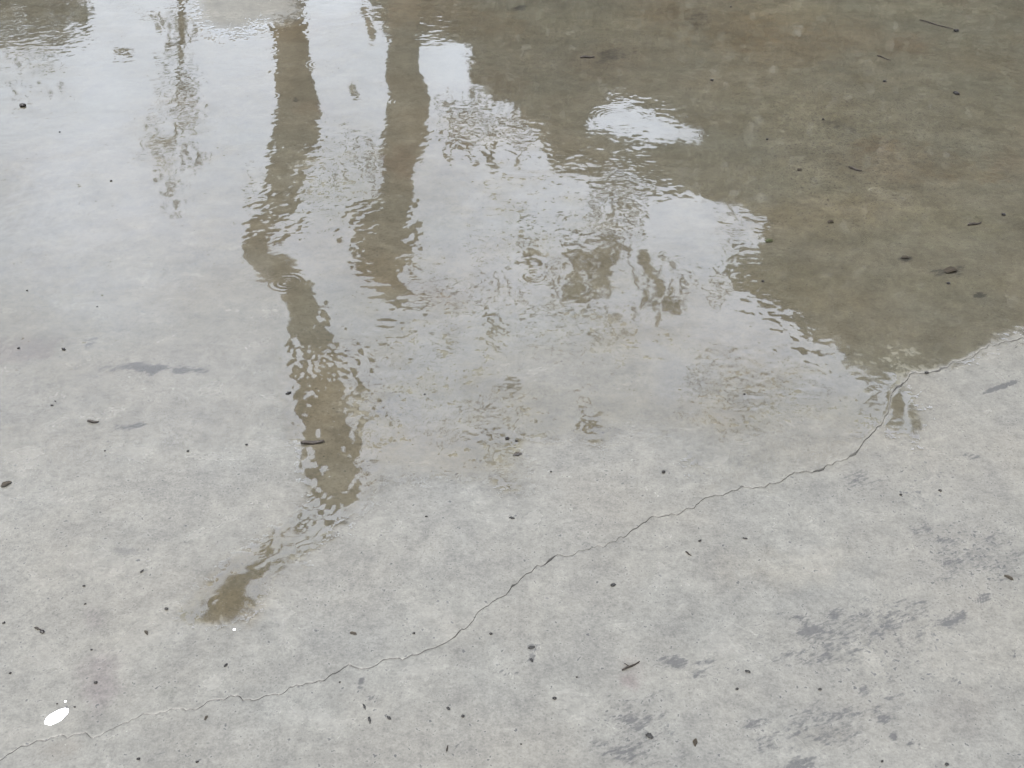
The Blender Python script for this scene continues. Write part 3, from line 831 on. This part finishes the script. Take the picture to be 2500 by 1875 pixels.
# low dense tree (brown corner at the top left)
tD = empty('low_tree', (mirrored(80, 0, 13)[0].x, 13.0, 0))
tag(tD, 'low bushy tree mirrored in the top left corner of the puddle', 'tree')
bm = bmesh.new()
P0 = mirrored(60, 60, 13)[0]
base = Vector((P0.x, 13.0, -.05))
limb(bm, base, Vector((P0.x, 13, 2.6)), .2, .12, .03)
for _ in range(7):
    limb(bm, Vector((P0.x, 13, 2.0)), mirrored(float(rng.uniform(-150, 200)), float(rng.uniform(-150, 90)), float(rng.uniform(12.4, 13.6)))[0], .07, .02)
o = bm_obj('trunk', bm, M['bark'], None)
o.parent = tD
o.matrix_parent_inverse = Matrix.Translation(-tD.location)
st = []
leaves(st, S(1, [(-900, -900), (700, -900), (640, -100), (530, 0), (590, 60), (590, 120), (550, 180), (470, 200), (430, 270), (460, 310), (250, 300), (0, 310), (-900, 250)]), 6, (12.2, 13.8), 24)
leaves(st, S(1, [(-100, 345), (240, 340), (330, 400), (520, 430), (300, 490), (-100, 420)]), .5, (12.2, 13.8), 12)
leaves(st, S(1, [(-100, 480), (400, 520), (430, 580), (180, 680), (-100, 560)]), .15, (12.2, 13.8), 11)
leaf_mesh('crown', st, M['leaf_dark'], tD)

# the two big dense trees that darken the right half of the mirror
OUT_M = S(2, [(60, -900), (200, 60), (300, 140), (330, 250), (500, 250), (740, 255), (865, 300), (850, 400), (850, 500), (910, 585), (1090, 650), (1190, 700), (1180, 800), (1300, 850), (1350, 970),
              (1390, 1080), (1500, 1070), (1600, 1095), (1640, 1150), (1760, 1145), (2000, 1195), (2230, 1205), (2230, 930), (2080, 935), (1980, 965), (1890, 930), (1720, 905), (1690, 880),
              (1540, 860), (1590, 750), (1720, 640), (1770, 620), (1900, 640), (2000, 700), (2230, 800), (2230, -900)])
OUT_R = S(3, [(0, -900), (0, 790), (150, 820), (230, 880), (110, 935), (0, 925), (0, 1200), (130, 1235), (250, 1300), (400, 1320), (490, 1400), (590, 1450), (560, 1530), (540, 1600), (490, 1650), (350, 1640),
              (350, 1850), (530, 1880), (570, 1950), (690, 2010), (770, 2080), (870, 2180), (1010, 2215), (1090, 2235), (1110, 2330), (1350, 2390), (1500, 2400), (1650, 2370), (1890, 2280), (2000, 2210),
              (2212, 2180), (3300, 2060), (3300, -900)])


def dense_tree(name, label, outline, D, size, trunk_px, mat, cover, shade_reach=0):
    P0 = mirrored(trunk_px, 300, sum(D) / 2)[0]
    t = empty(name, (P0.x, P0.y, 0))
    tag(t, label, 'tree')
    bm = bmesh.new()
    fork = Vector((P0.x, P0.y, 1.8))
    tube(bm, [Vector((P0.x, P0.y, -.05)), Vector((P0.x + .05, P0.y, .8)), fork], [.36, .27, .24], 12)
    pts = []
    while len(pts) < 16:
        x, y = rng.uniform(min(p[0] for p in outline), max(p[0] for p in outline)), rng.uniform(-100, max(p[1] for p in outline))
        if sdf(np.array([x]), np.array([y]), outline)[0] > 60:
            pts.append(mirrored(float(x), float(y), float(rng.uniform(*D)))[0])
    for p in pts:
        limb(bm, fork, p, .12, .02)
    o = bm_obj('trunk', bm, M['bark'], None)
    o.parent = t
    o.matrix_parent_inverse = Matrix.Translation(-t.location)
    st = []
    leaves(st, outline, cover, D, size)
    deep = []
    leaves(deep, outline, 14, (D[1], D[1] + 1.6), 46)
    A = np.array([P[:] for P, m in deep])
    fz = A[:, 1] * cp + (A[:, 2] + H) * sp
    px = 1250 + F * A[:, 0] / fz
    py = 937.5 + F * ((A[:, 2] + H) * cp - A[:, 1] * sp) / fz
    ok = sdf(px, py, outline) > 34
    st += [q_ for q_, k_ in zip(deep, ok) if k_]
    # finer sprays along the edge of the crown
    n = len(outline)
    for i in range(n):
        a, b = outline[i], outline[(i + 1) % n]
        if min(a[1], b[1]) < -200:
            continue
        L = math.hypot(b[0] - a[0], b[1] - a[1])
        for _ in range(int(L * .35)):
            f = rng.uniform()
            x = a[0] + (b[0] - a[0]) * f + rng.normal() * 5
            y = a[1] + (b[1] - a[1]) * f + rng.normal() * 5
            P, mpp = mirrored(float(x), float(y), float(rng.uniform(*D)))
            st.append((P, 12 * mpp))
    if shade_reach:
        # added unseen boughs that shade the slab's right side, clear of the mirrored view
        k = 0
        while k < shade_reach:
            u = rng.normal(size=3)
            u = u / np.linalg.norm(u) * rng.uniform(.35, 1) ** .5
            p = Vector((6.0 + 2.6 * u[0], 5.6 + 4.2 * u[1], 4.2 + 1.9 * u[2]))
            if 1250 + F * p.x / max(.1, p.y * cp + (p.z + H) * sp) > 2620:
                st.append((p, .26)); k += 1
        b2 = bmesh.new()
        for q in ((5.2, 7.2, 4.0), (6.4, 5.2, 4.6), (7.0, 3.4, 4.4), (5.6, 4.2, 3.6)):
            limb(b2, fork, Vector(q), .13, .03)
        o = bm_obj('shade_bough', b2, M['bark'], None)
        o.parent = t
        o.matrix_parent_inverse = Matrix.Translation(-t.location)
    leaf_mesh('crown', st, mat, t)


dense_tree('broad_tree', 'broad dense tree mirrored along the top middle of the puddle', OUT_M, (10.0, 11.6), 30, 1500, M['leaf_dark'], 14)
dense_tree('spreading_tree', 'largest spreading dark tree mirrored over the right third of the puddle', OUT_R, (9.4, 12.2), 34, 2300, M['leaf_dark'], 16, 1800)

# ------------------------------------------------------------------ loose bits lying on the slab
def spot(k, x, y):
    (sx, sy), = S(k, [(x, y)])
    g = ground(sx, sy)
    mpp = -H / ray(sx, sy).z / F / Z               # metres per enlarged pixel
    dep = math.asin(H / math.sqrt(H * H + g.x ** 2 + g.y ** 2))
    return g, mpp, dep


def ground_len(px, ang, mpp, dep):
    v = Vector((math.cos(R(ang)) * px * mpp, math.sin(R(ang)) * px * mpp / math.sin(dep), 0))
    return v.length, math.atan2(v.y, v.x)


def lump(name, L, W, Hh, material, knobs=.25, sub=3):
    bm = bmesh.new()
    bmesh.ops.create_icosphere(bm, subdivisions=sub, radius=1)
    off = Vector(rng.uniform(0, 50, 3))
    from mathutils import noise as mn
    for v in bm.verts:
        c = v.co.normalized()
        r = 1 + knobs * (mn.noise(c * 1.7 + off) * 1.2 + mn.noise(c * 4 + off) * .5)
        v.co = Vector((c.x * L / 2 * r, c.y * W / 2 * r, c.z * Hh / 2 * r))
    zmin = min(v.co.z for v in bm.verts)
    for v in bm.verts:
        v.co.z = max(v.co.z - zmin - Hh * .12, 0)
    return bm_obj(name, bm, material)


def twig(name, L, r, material, bend=.12, fork=False):
    bm = bmesh.new()
    n = 12
    a, b = rng.uniform(-1, 1), rng.uniform(.5, 1)
    pts = []
    for i in range(n + 1):
        f = i / n
        pts.append(Vector(((f - .5) * L, bend * L * (a * math.sin(math.pi * f) + .35 * b * math.sin(2.4 * math.pi * f + a)), r * (1.0 + .5 * math.sin(7 * f + a)))))
    tube(bm, pts, [r * (.45 + .75 * math.sin(math.pi * min(.95, .12 + i / n * .85)) + rng.uniform(-.12, .12)) for i in range(n + 1)], 8)
    o = bm_obj(name, bm, material)
    if fork:
        bm = bmesh.new()
        p = pts[5]
        q2 = [p, p + Vector((-.06 * L, .14 * L, r * .3)), p + Vector((-.10 * L, .30 * L, 0))]
        tube(bm, q2, [r * .7, r * .55, r * .25], 8)
        c = bm_obj('side_shoot', bm, material, o)
    return o


def leaf(name, L, W, material, curl=.5, lift=.35):
    bm = bmesh.new()
    nu, nv, th = 14, 7, max(L * .018, .00025)
    top, bot = [], []
    ph = rng.uniform(0, 6)
    for i in range(nu + 1):
        u = i / nu
        half = W / 2 * (math.sin(math.pi * min(1, u * .93 + .05)) ** .7) * (1 + .15 * math.sin(9 * u + ph))
        r1, r2 = [], []
        for j in range(nv + 1):
            v = j / nv * 2 - 1
            z = L * .03 + abs(v) ** 1.6 * half * curl + lift * W * .3 * (1 + math.sin(3.5 * u + ph)) * .5 + rng.uniform(-.1, .1) * th
            p = Vector(((u - .5) * L, v * half * (1 - .25 * curl) + .08 * L * math.sin(2.5 * u), z))
            r1.append(bm.verts.new(p + Vector((0, 0, th))))
            r2.append(bm.verts.new(p))
        top.append(r1); bot.append(r2)
    for i in range(nu):
        for j in range(nv):
            bm.faces.new((top[i][j], top[i + 1][j], top[i + 1][j + 1], top[i][j + 1]))
            bm.faces.new((bot[i][j], bot[i][j + 1], bot[i + 1][j + 1], bot[i + 1][j]))
        for j in (0, nv):
            f = (top[i][j], bot[i][j], bot[i + 1][j], top[i + 1][j])
            bm.faces.new(f if j == 0 else f[::-1])
    for i in (0, nu):
        for j in range(nv):
            f = (top[i][j], top[i][j + 1], bot[i][j + 1], bot[i][j])
            bm.faces.new(f if i == 0 else f[::-1])
    zmin = min(v.co.z for v in bm.verts)
    for v in bm.verts:
        v.co.z -= zmin
    return bm_obj(name, bm, material)


def ring_scrap(name, L, W, material):
    """flat oval with a small hole and a nick in its rim"""
    bm = bmesh.new()
    n, hgt = 48, .0018
    o1, i1, o0, i0 = [], [], [], []
    for k in range(n):
        a = 2 * math.pi * k / n
        w = 1 + .05 * math.sin(3 * a + 1) + .035 * math.sin(7 * a) - .10 * math.exp(-((a - .25) / .12) ** 2)
        x, y = L / 2 * w * math.cos(a), W / 2 * w * math.sin(a)
        hx, hy = L * .06 + L * .085 * math.cos(a), W * .05 + W * .06 * math.sin(a)
        o0.append(bm.verts.new((x, y, 0))); o1.append(bm.verts.new((x * .96, y * .96, hgt)))
        i1.append(bm.verts.new((hx, hy, hgt * 1.1))); i0.append(bm.verts.new((hx, hy, 0)))
    for k in range(n):
        m = (k + 1) % n
        bm.faces.new((o0[k], o0[m], o1[m], o1[k])); bm.faces.new((o1[k], o1[m], i1[m], i1[k])); bm.faces.new((i1[k], i1[m], i0[m], i0[k]))
    return bm_obj(name, bm, material)


# kind, crop, x, y, length and width there, tilt in the picture, label
BITS = [
    ('twig', 4, 600, 1085, 76, 22, -3, 'short straight black twig left of the smudged grey patch on the pale slab', 0),
    ('twig', 4, 2010, 1222, 150, 32, 4, 'olive brown twig lying across the lower half of the long brown stripe', 0),
    ('leaf', 4, 42, 1485, 78, 40, 28, 'curled brown leaf scrap at the left edge of the pale slab', 0),
    ('seed', 4, 625, 342, 18, 15, 0, 'tiny round dark seed alone above the long dark smear on the pale slab', 0),
    ('seed', 4, 175, 240, 20, 14, 0, 'tiny dark seed alone on the palest wet sheen near the left edge', 0),
    ('seed', 4, 120, 610, 22, 16, 20, 'dark seed lying in the mauve stain at the left edge', 0),
    ('seed', 4, 410, 617, 36, 16, -20, 'dark wedge shaped crumb between the mauve stain and the dark smear', 0),
    ('seed', 4, 335, 977, 26, 16, 0, 'larger crumb of the close pair up left of the straight black twig', 0),
    ('seed', 4, 356, 950, 17, 13, 0, 'smaller crumb of the close pair up left of the straight black twig', 0),
    ('seed', 4, 675, 1268, 18, 16, 0, 'small round speck of grit below the straight black twig', 0),
    ('seed', 4, 1208, 1270, 20, 16, 30, 'lone round speck of grit midway between black twig and brown stripe', 0),
    ('seed', 4, 1855, 900, 48, 18, 25, 'dark pointed chip just left of the pointed edge of the brown stripe', 0),
    ('seed', 4, 1585, 1230, 24, 18, 0, 'dark crumb on the pale slab level with the olive brown twig', 0),
    ('seed', 1, 147, 685, 60, 18, 0, 'long dark grain in the pale water near the top left corner', 0),
    ('seed', 1, 385, 852, 20, 15, 0, 'small dark seed in the pale sheen right below the long dark grain', 0),
    ('seed', 1, 715, 1167, 22, 14, 10, 'small dark seed in the pale sheen left of the faint mirrored slender tree', 0),
    ('twig', 2, 1590, 373, 92, 20, 2, 'dark twig with pale underside beside the dark reddish stain', 0),
    ('seed', 3, 205, 520, 32, 24, 0, 'round black seed with a pale glint of water beneath it in the brown water', 0),
    ('seed', 3, 327, 47, 20, 14, 0, 'tiny black seed by the top edge above the brown deposit', 0),
    ('twig', 3, 1645, 163, 170, 12, -18, 'long thin dark twig in the greenish water near the top right corner', 0),
    ('seed', 3, 1775, 203, 48, 24, 0, 'dark crumb at the lower end of the long thin twig', 0),
    ('twig', 3, 1310, 375, 70, 10, -25, 'thin short twig afloat in the dark water below the long thin twig', 0),
    ('seed', 3, 1775, 605, 38, 18, -30, 'dark slanted grain alone in the darkest water by the right edge', 0),
    ('twig', 3, 1125, 1093, 76, 18, -20, 'short brown twig at the left end of the reddish deposit', 0),
    ('leaf', 3, 770, 1095, 46, 24, 10, 'small grey green leaf scrap left of the short brown twig', 0),
    ('leaf', 3, 970, 1430, 56, 26, 12, 'dark brown leaf scrap in the brown water right of the white mirrored patch', 0),
    ('twig', 3, 1893, 1445, 98, 20, 8, 'thick short twig beside the black chip near the right edge', 0),
    ('seed', 3, 2078, 1385, 36, 18, -15, 'black chip above the thick short twig near the right edge', 0),
    ('green', 3, 575, 1553, 70, 34, 10, 'bright olive green leaf scrap at the tip of the white mirrored patch', 0),
    ('seed', 3, 560, 900, 22, 16, 0, 'small dark seed right of the pale oblong mirrored gap in the brown water', 0),
    ('seed', 3, 920, 770, 26, 14, 0, 'small dark seed alone in the middle of the grey green water', 0),
    ('seed', 3, 1315, 527, 34, 14, 0, 'thin dark grain in the grey green water below the thin short twig', 0),
    ('leaf', 6, 1745, 113, 120, 46, 12, 'ragged dark leaf scrap above the fat black seed in the brown water', 0),
    ('seed', 6, 1725, 193, 38, 25, 0, 'fat black seed below the ragged dark leaf scrap', 0),
    ('leaf', 6, 1450, 28, 64, 34, 0, 'dark clotted leaf scrap left of the ragged dark leaf scrap', 0),
    ('seed', 6, 533, 180, 28, 16, -15, 'small black seed in the brown water near its left corner', 0),
    ('seed', 6, 1585, 768, 36, 16, 0, 'black crumb lodged in the crack where the brown water ends', 0),
    ('seed', 6, 1420, 1550, 28, 20, 0, 'dark grain left of another on the grey slab below the crack by the right edge', 0),
    ('seed', 6, 1672, 1523, 30, 24, -20, 'dark grain right of another on the grey slab below the crack by the right edge', 0),
    ('seed', 6, 415, 905, 22, 16, 0, 'small dark grain above the olive mottled patch of thin water', 0),
    ('seed', 5, 545, 905, 20, 20, 0, 'round black seed on pale concrete right of the long brown stripe', 0),
    ('seed', 5, 2080, 1405, 30, 30, 40, 'black square crumb on grey slab above the crack, left of a small brown wet patch', 0),
    ('leaf', 5, 1143, 1293, 78, 34, 12, 'rotten yellow brown leaf scrap in the wet drip mark below the grey island', 0),
    ('seed', 5, 1075, 1192, 40, 24, 10, 'dark brown husk in the wet drip mark above the yellow brown leaf scrap', 0),
    ('seed', 5, 1135, 1207, 26, 18, 0, 'small brown husk beside the dark brown husk in the wet drip mark', 0),
    ('seed', 5, 1357, 1402, 22, 20, 0, 'round dark crumb on grey slab right of the wet drip mark', 0),
    ('twig', 7, 243, 765, 44, 18, -15, 'thin black stalk touching the black lump on the lower left slab', 0),
    ('seed', 7, 272, 785, 44, 34, -15, 'ragged black lump touching a thin stalk on the lower left slab', 0),
    ('seed', 7, 912, 398, 34, 16, 48, 'slanted black chip below the faint grey smudge left of the brown wet tail', 0),
    ('leaf', 7, 938, 790, 48, 24, -48, 'small dark curled leaf scrap below the brown wet tail', 0),
    ('seed', 7, 1070, 640, 34, 26, 0, 'dark brown crumb left of the end of the brown wet tail', 0),
    ('seed', 7, 540, 490, 26, 20, 0, 'upper grain of two on the slab left of the brown wet tail', 0),
    ('seed', 7, 548, 605, 22, 18, 0, 'lower grain of two on the slab left of the brown wet tail', 0),
    ('seed', 7, 25, 728, 24, 18, 30, 'dark grain at the left edge level with the ragged black lump', 0),
    ('seed', 7, 588, 900, 22, 18, 0, 'dark grain just above the purple grey smudge', 0),
    ('seed', 7, 615, 1112, 36, 28, 0, 'dark crumb in the purple grey smudge', 0),
    ('seed', 7, 66, 1050, 24, 22, 20, 'dark crumb at the left edge above the white oval scrap', 0),
    ('seed', 7, 480, 1267, 20, 18, 0, 'black seed right of the white oval scrap', 0),
    ('seed', 7, 367, 1247, 18, 15, 0, 'small brown seed between the white oval scrap and the white droplet', 0),
    ('leaf', 7, 1327, 1337, 40, 24, 65, 'small black folded leaf scrap just below the crack at the lower left', 0),
    ('seed', 7, 1452, 1000, 34, 24, 60, 'grey brown husk on bare slab above the crack at the lower left', 0),
    ('seed', 7, 890, 1602, 34, 30, 0, 'left one of two round brown seeds at the bottom edge', 0),
    ('seed', 7, 1268, 1620, 28, 28, 0, 'right one of two round brown seeds at the bottom edge', 0),
    ('seed', 7, 2185, 1108, 20, 20, 0, 'black seed below the crack right of the small black folded leaf scrap', 0),
    ('white', 7, 1507, 771, 26, 20, 0, 'small white pebble below the brown wet tail', 0),
    ('white', 7, 422, 1233, 20, 20, 40, 'small white droplet above the white oval scrap', 0),
    ('ring', 7, 365, 1330, 142, 70, 38, 'white oval scrap with a small hole on the bottom left slab', 0),
    ('leaf', 8, 85, 796, 60, 26, -18, 'dark curled leaf scrap above the crack at the lower middle', 0),
    ('seed', 8, 475, 794, 26, 18, 0, 'dark grain midway between the dark curled leaf scrap and the crack', 0),
    ('seed', 8, 970, 798, 28, 24, 0, 'round black seed just below the bend of the crack', 0),
    ('seed', 8, 1380, 1213, 38, 28, 0, 'fat dark brown seed in the middle of the bottom slab', 0),
    ('flake', 8, 157, 1265, 48, 22, -62, 'upper grey stone flake of two below the crack', 0),
    ('flake', 8, 190, 1350, 66, 24, -70, 'lower grey stone flake of two below the crack', 0),
    ('flake', 8, 315, 1338, 46, 24, -35, 'small grey stone flake right of the two slender flakes', 0),
    ('flake', 8, 697, 1277, 40, 24, -40, 'dark grey flake upper left of a paler grey husk', 0),
    ('seed', 8, 790, 1328, 30, 26, 40, 'paler grey husk lower right of the dark grey flake', 0),
    ('seed', 8, 555, 43, 24, 18, 0, 'black seed on open slab below the end of the brown tongue of water', 0),
    ('flake', 8, 1107, 53, 44, 20, -12, 'grey flake on open slab above the crack near the middle', 0),
    ('twig', 8, 1870, 1005, 130, 18, 24, 'forked brown twig left of the large grey stain', 1),
    ('flake', 8, 1755, 485, 44, 28, 25, 'grey flake on open slab above the forked brown twig', 0),
    ('flake', 8, 1228, 885, 60, 26, 12, 'broad dark flake on the worn patch right of the bend in the crack', 0),
    ('flake', 8, 1232, 966, 40, 20, -55, 'narrow dark flake just under the broad dark flake', 0),
    ('flake', 8, 1990, 1455, 62, 38, -35, 'black gritty lump amid the scattered dark grit at the bottom', 0),
    ('seed', 8, 1523, 1075, 20, 18, 0, 'small black seed left below the forked brown twig', 0),
    ('seed', 8, 1165, 1506, 20, 18, 0, 'small black seed low on the bottom slab left of the scattered dark grit', 0),
    ('twig', 8, 690, 1536, 36, 14, 80, 'short upright looking stub of twig near the bottom edge', 0),
    ('leaf', 9, 2113, 437, 66, 30, -35, 'dark olive leaf scrap near the right edge of the lower slab', 0),
    ('leaf', 9, 102, 1495, 66, 40, 70, 'folded dark leaf scrap near the bottom edge under the large grey stain', 0),
    ('seed', 9, 420, 185, 44, 14, -8, 'thin dark grain on smooth slab below the crack right of the middle', 0),
    ('seed', 9, 128, 200, 32, 16, 20, 'dark crumb left of the thin dark grain on smooth slab', 0),
    ('twig', 9, 55, 283, 40, 14, -38, 'tiny curved stalk lower left of the dark crumb on smooth slab', 0),
    ('seed', 9, 367, 1152, 32, 18, 25, 'black grain below right of the large grey stain', 0),
    ('flake', 9, 437, 1040, 48, 24, -18, 'grey flake right of the large grey stain', 0),
    ('seed', 9, 1300, 1617, 26, 24, 30, 'smaller of two dark grains at the bottom edge on the right', 0),
    ('flake', 9, 1715, 1637, 34, 34, 20, 'larger of two dark grains at the bottom edge on the right', 0),
    ('flake', 9, 900, 1155, 34, 20, 0, 'black flake left of the two dark blotches on the lower right', 0),
]
KIND = {'twig': ('twig', 'twig', 'twig'), 'leaf': ('leaf_scrap', 'leaf', 'brown_leaf'), 'green': ('leaf_scrap', 'leaf', 'green_leaf'), 'seed': ('seed', 'seed', 'black_seed'),
        'flake': ('stone_flake', 'flake', 'grey_flake'), 'white': ('white_pebble', 'pebble', 'white'), 'ring': ('paper_scrap', 'scrap', 'white')}
GROUPS = {'twig': 'twigs on the wet slab', 'leaf': 'leaf scraps on the wet slab', 'green': 'leaf scraps on the wet slab', 'seed': 'seeds and crumbs on the wet slab',
          'flake': 'stone flakes on the wet slab', 'white': 'white specks on the wet slab'}
for kind, k, x, y, lpx, wpx, ang, label, fork in BITS:
    g, mpp, dep = spot(k, x, y)
    L, yaw = ground_len(lpx, ang, mpp, dep)
    W, _ = ground_len(wpx, ang + 90, mpp, dep)
    if kind in ('seed', 'flake', 'white'):
        L, W = L * .68, W * .68
    W = min(W, .9 * L)
    name, cat, mat = KIND[kind]
    m = M[mat]
    if kind == 'twig':
        o = twig(name, L, max(.0009, wpx * mpp * .33), M['twig'], .035, bool(fork))
    elif kind in ('leaf', 'green'):
        o = leaf(name, L * .78, W * .7, m, .3, .12)
    elif kind == 'ring':
        o = ring_scrap(name, L, W, m)
    elif kind == 'flake':
        o = lump(name, L, W * .9, min(.004, W * .35), m, .55)
    elif kind == 'white':
        o = lump(name, L, W, min(L, W) * .5, m, .25)
    else:
        o = lump(name, L, W * .9, min(L, W) * .6, m, .32)
    sx, sy = S(k, [(x, y)])[0]
    wet = film_field(np.array([sx]), np.array([sy]), np.array([g.x]), np.array([g.y]))[0] > .1
    o.location = (g.x, g.y, .0008 if wet else 0)
    o.rotation_euler = (0, 0, yaw)
    tag(o, label, cat, GROUPS.get(kind))

# ------------------------------------------------------------------ camera, sky, sun
cam = bpy.data.cameras.new('camera')
cam.sensor_fit = 'HORIZONTAL'
cam.sensor_width = 36
cam.lens = 36 * F / 2500
cam.clip_end = 2000
co_ = bpy.data.objects.new('camera', cam)
C.objects.link(co_)
co_.location = (0, 0, H)
co_.rotation_euler = (math.pi / 2 - PITCH, 0, 0)
sc = bpy.context.scene
sc.camera = co_

SUN_EL, SUN_AZ = R(62), R(200)
w = bpy.data.worlds.new('World')
sc.world = w
w.use_nodes = True
nt = w.node_tree
nt.nodes.clear()
wo = nt.nodes.new('ShaderNodeOutputWorld')
bg = nt.nodes.new('ShaderNodeBackground')
sky = nt.nodes.new('ShaderNodeTexSky')
sky.sky_type = 'NISHITA'
sky.sun_disc = False
sky.sun_elevation = SUN_EL
sky.sun_rotation = SUN_AZ
sky.air_density = 1.0
sky.dust_density = 3.0
hs = nt.nodes.new('ShaderNodeHueSaturation')
hs.inputs['Saturation'].default_value = .36
tc = nt.nodes.new('ShaderNodeTexCoord')
nz = nt.nodes.new('ShaderNodeTexNoise')
nz.inputs['Scale'].default_value = 4.5
nz.inputs['Detail'].default_value = 5
mr = nt.nodes.new('ShaderNodeMapRange')
mr.inputs[1].default_value, mr.inputs[2].default_value, mr.inputs[3].default_value, mr.inputs[4].default_value = .32, .68, .74, 1.28
mu = nt.nodes.new('ShaderNodeVectorMath')
mu.operation = 'SCALE'
nt.links.new(sky.outputs[0], hs.inputs['Color'])
nt.links.new(tc.outputs['Generated'], nz.inputs['Vector'])
nt.links.new(nz.outputs['Fac'], mr.inputs[0])
nt.links.new(hs.outputs[0], mu.inputs[0])
nt.links.new(mr.outputs[0], mu.inputs['Scale'])
sx_ = nt.nodes.new('ShaderNodeSeparateXYZ')
nt.links.new(tc.outputs['Generated'], sx_.inputs[0])
el = nt.nodes.new('ShaderNodeMapRange')         # an overcast sky is brighter overhead than at the horizon
el.inputs[1].default_value, el.inputs[2].default_value, el.inputs[3].default_value, el.inputs[4].default_value = 0, 1, 0.26, 2.25
nt.links.new(sx_.outputs[2], el.inputs[0])
mu2 = nt.nodes.new('ShaderNodeVectorMath')
mu2.operation = 'SCALE'
nt.links.new(mu.outputs[0], mu2.inputs[0])
nt.links.new(el.outputs[0], mu2.inputs['Scale'])
nt.links.new(mu2.outputs[0], bg.inputs[0])
bg.inputs[1].default_value = .15
nt.links.new(bg.outputs[0], wo.inputs[0])

sl = bpy.data.lights.new('sun', 'SUN')
sl.energy = .5
sl.angle = R(25)
sl.color = (1, .96, .9)
so = bpy.data.objects.new('sun', sl)
C.objects.link(so)
d = Vector((math.sin(SUN_AZ) * math.cos(SUN_EL), math.cos(SUN_AZ) * math.cos(SUN_EL), math.sin(SUN_EL)))
so.rotation_euler = d.to_track_quat('Z', 'Y').to_euler()
so.location = d * 30

sc.view_settings.view_transform = 'Standard'
sc.view_settings.look = 'None'
sc.view_settings.exposure = 2.51
sc.view_settings.gamma = 1.0
sc.cycles.max_bounces = 4
sc.cycles.diffuse_bounces = 2
sc.cycles.use_denoising = True
sc.cycles.denoiser = 'OPENIMAGEDENOISE'
sc.cycles.denoising_input_passes = 'RGB_ALBEDO_NORMAL'
sc.cycles.use_adaptive_sampling = True
sc.cycles.adaptive_threshold = .02
sc.cycles.transparent_max_bounces = 16
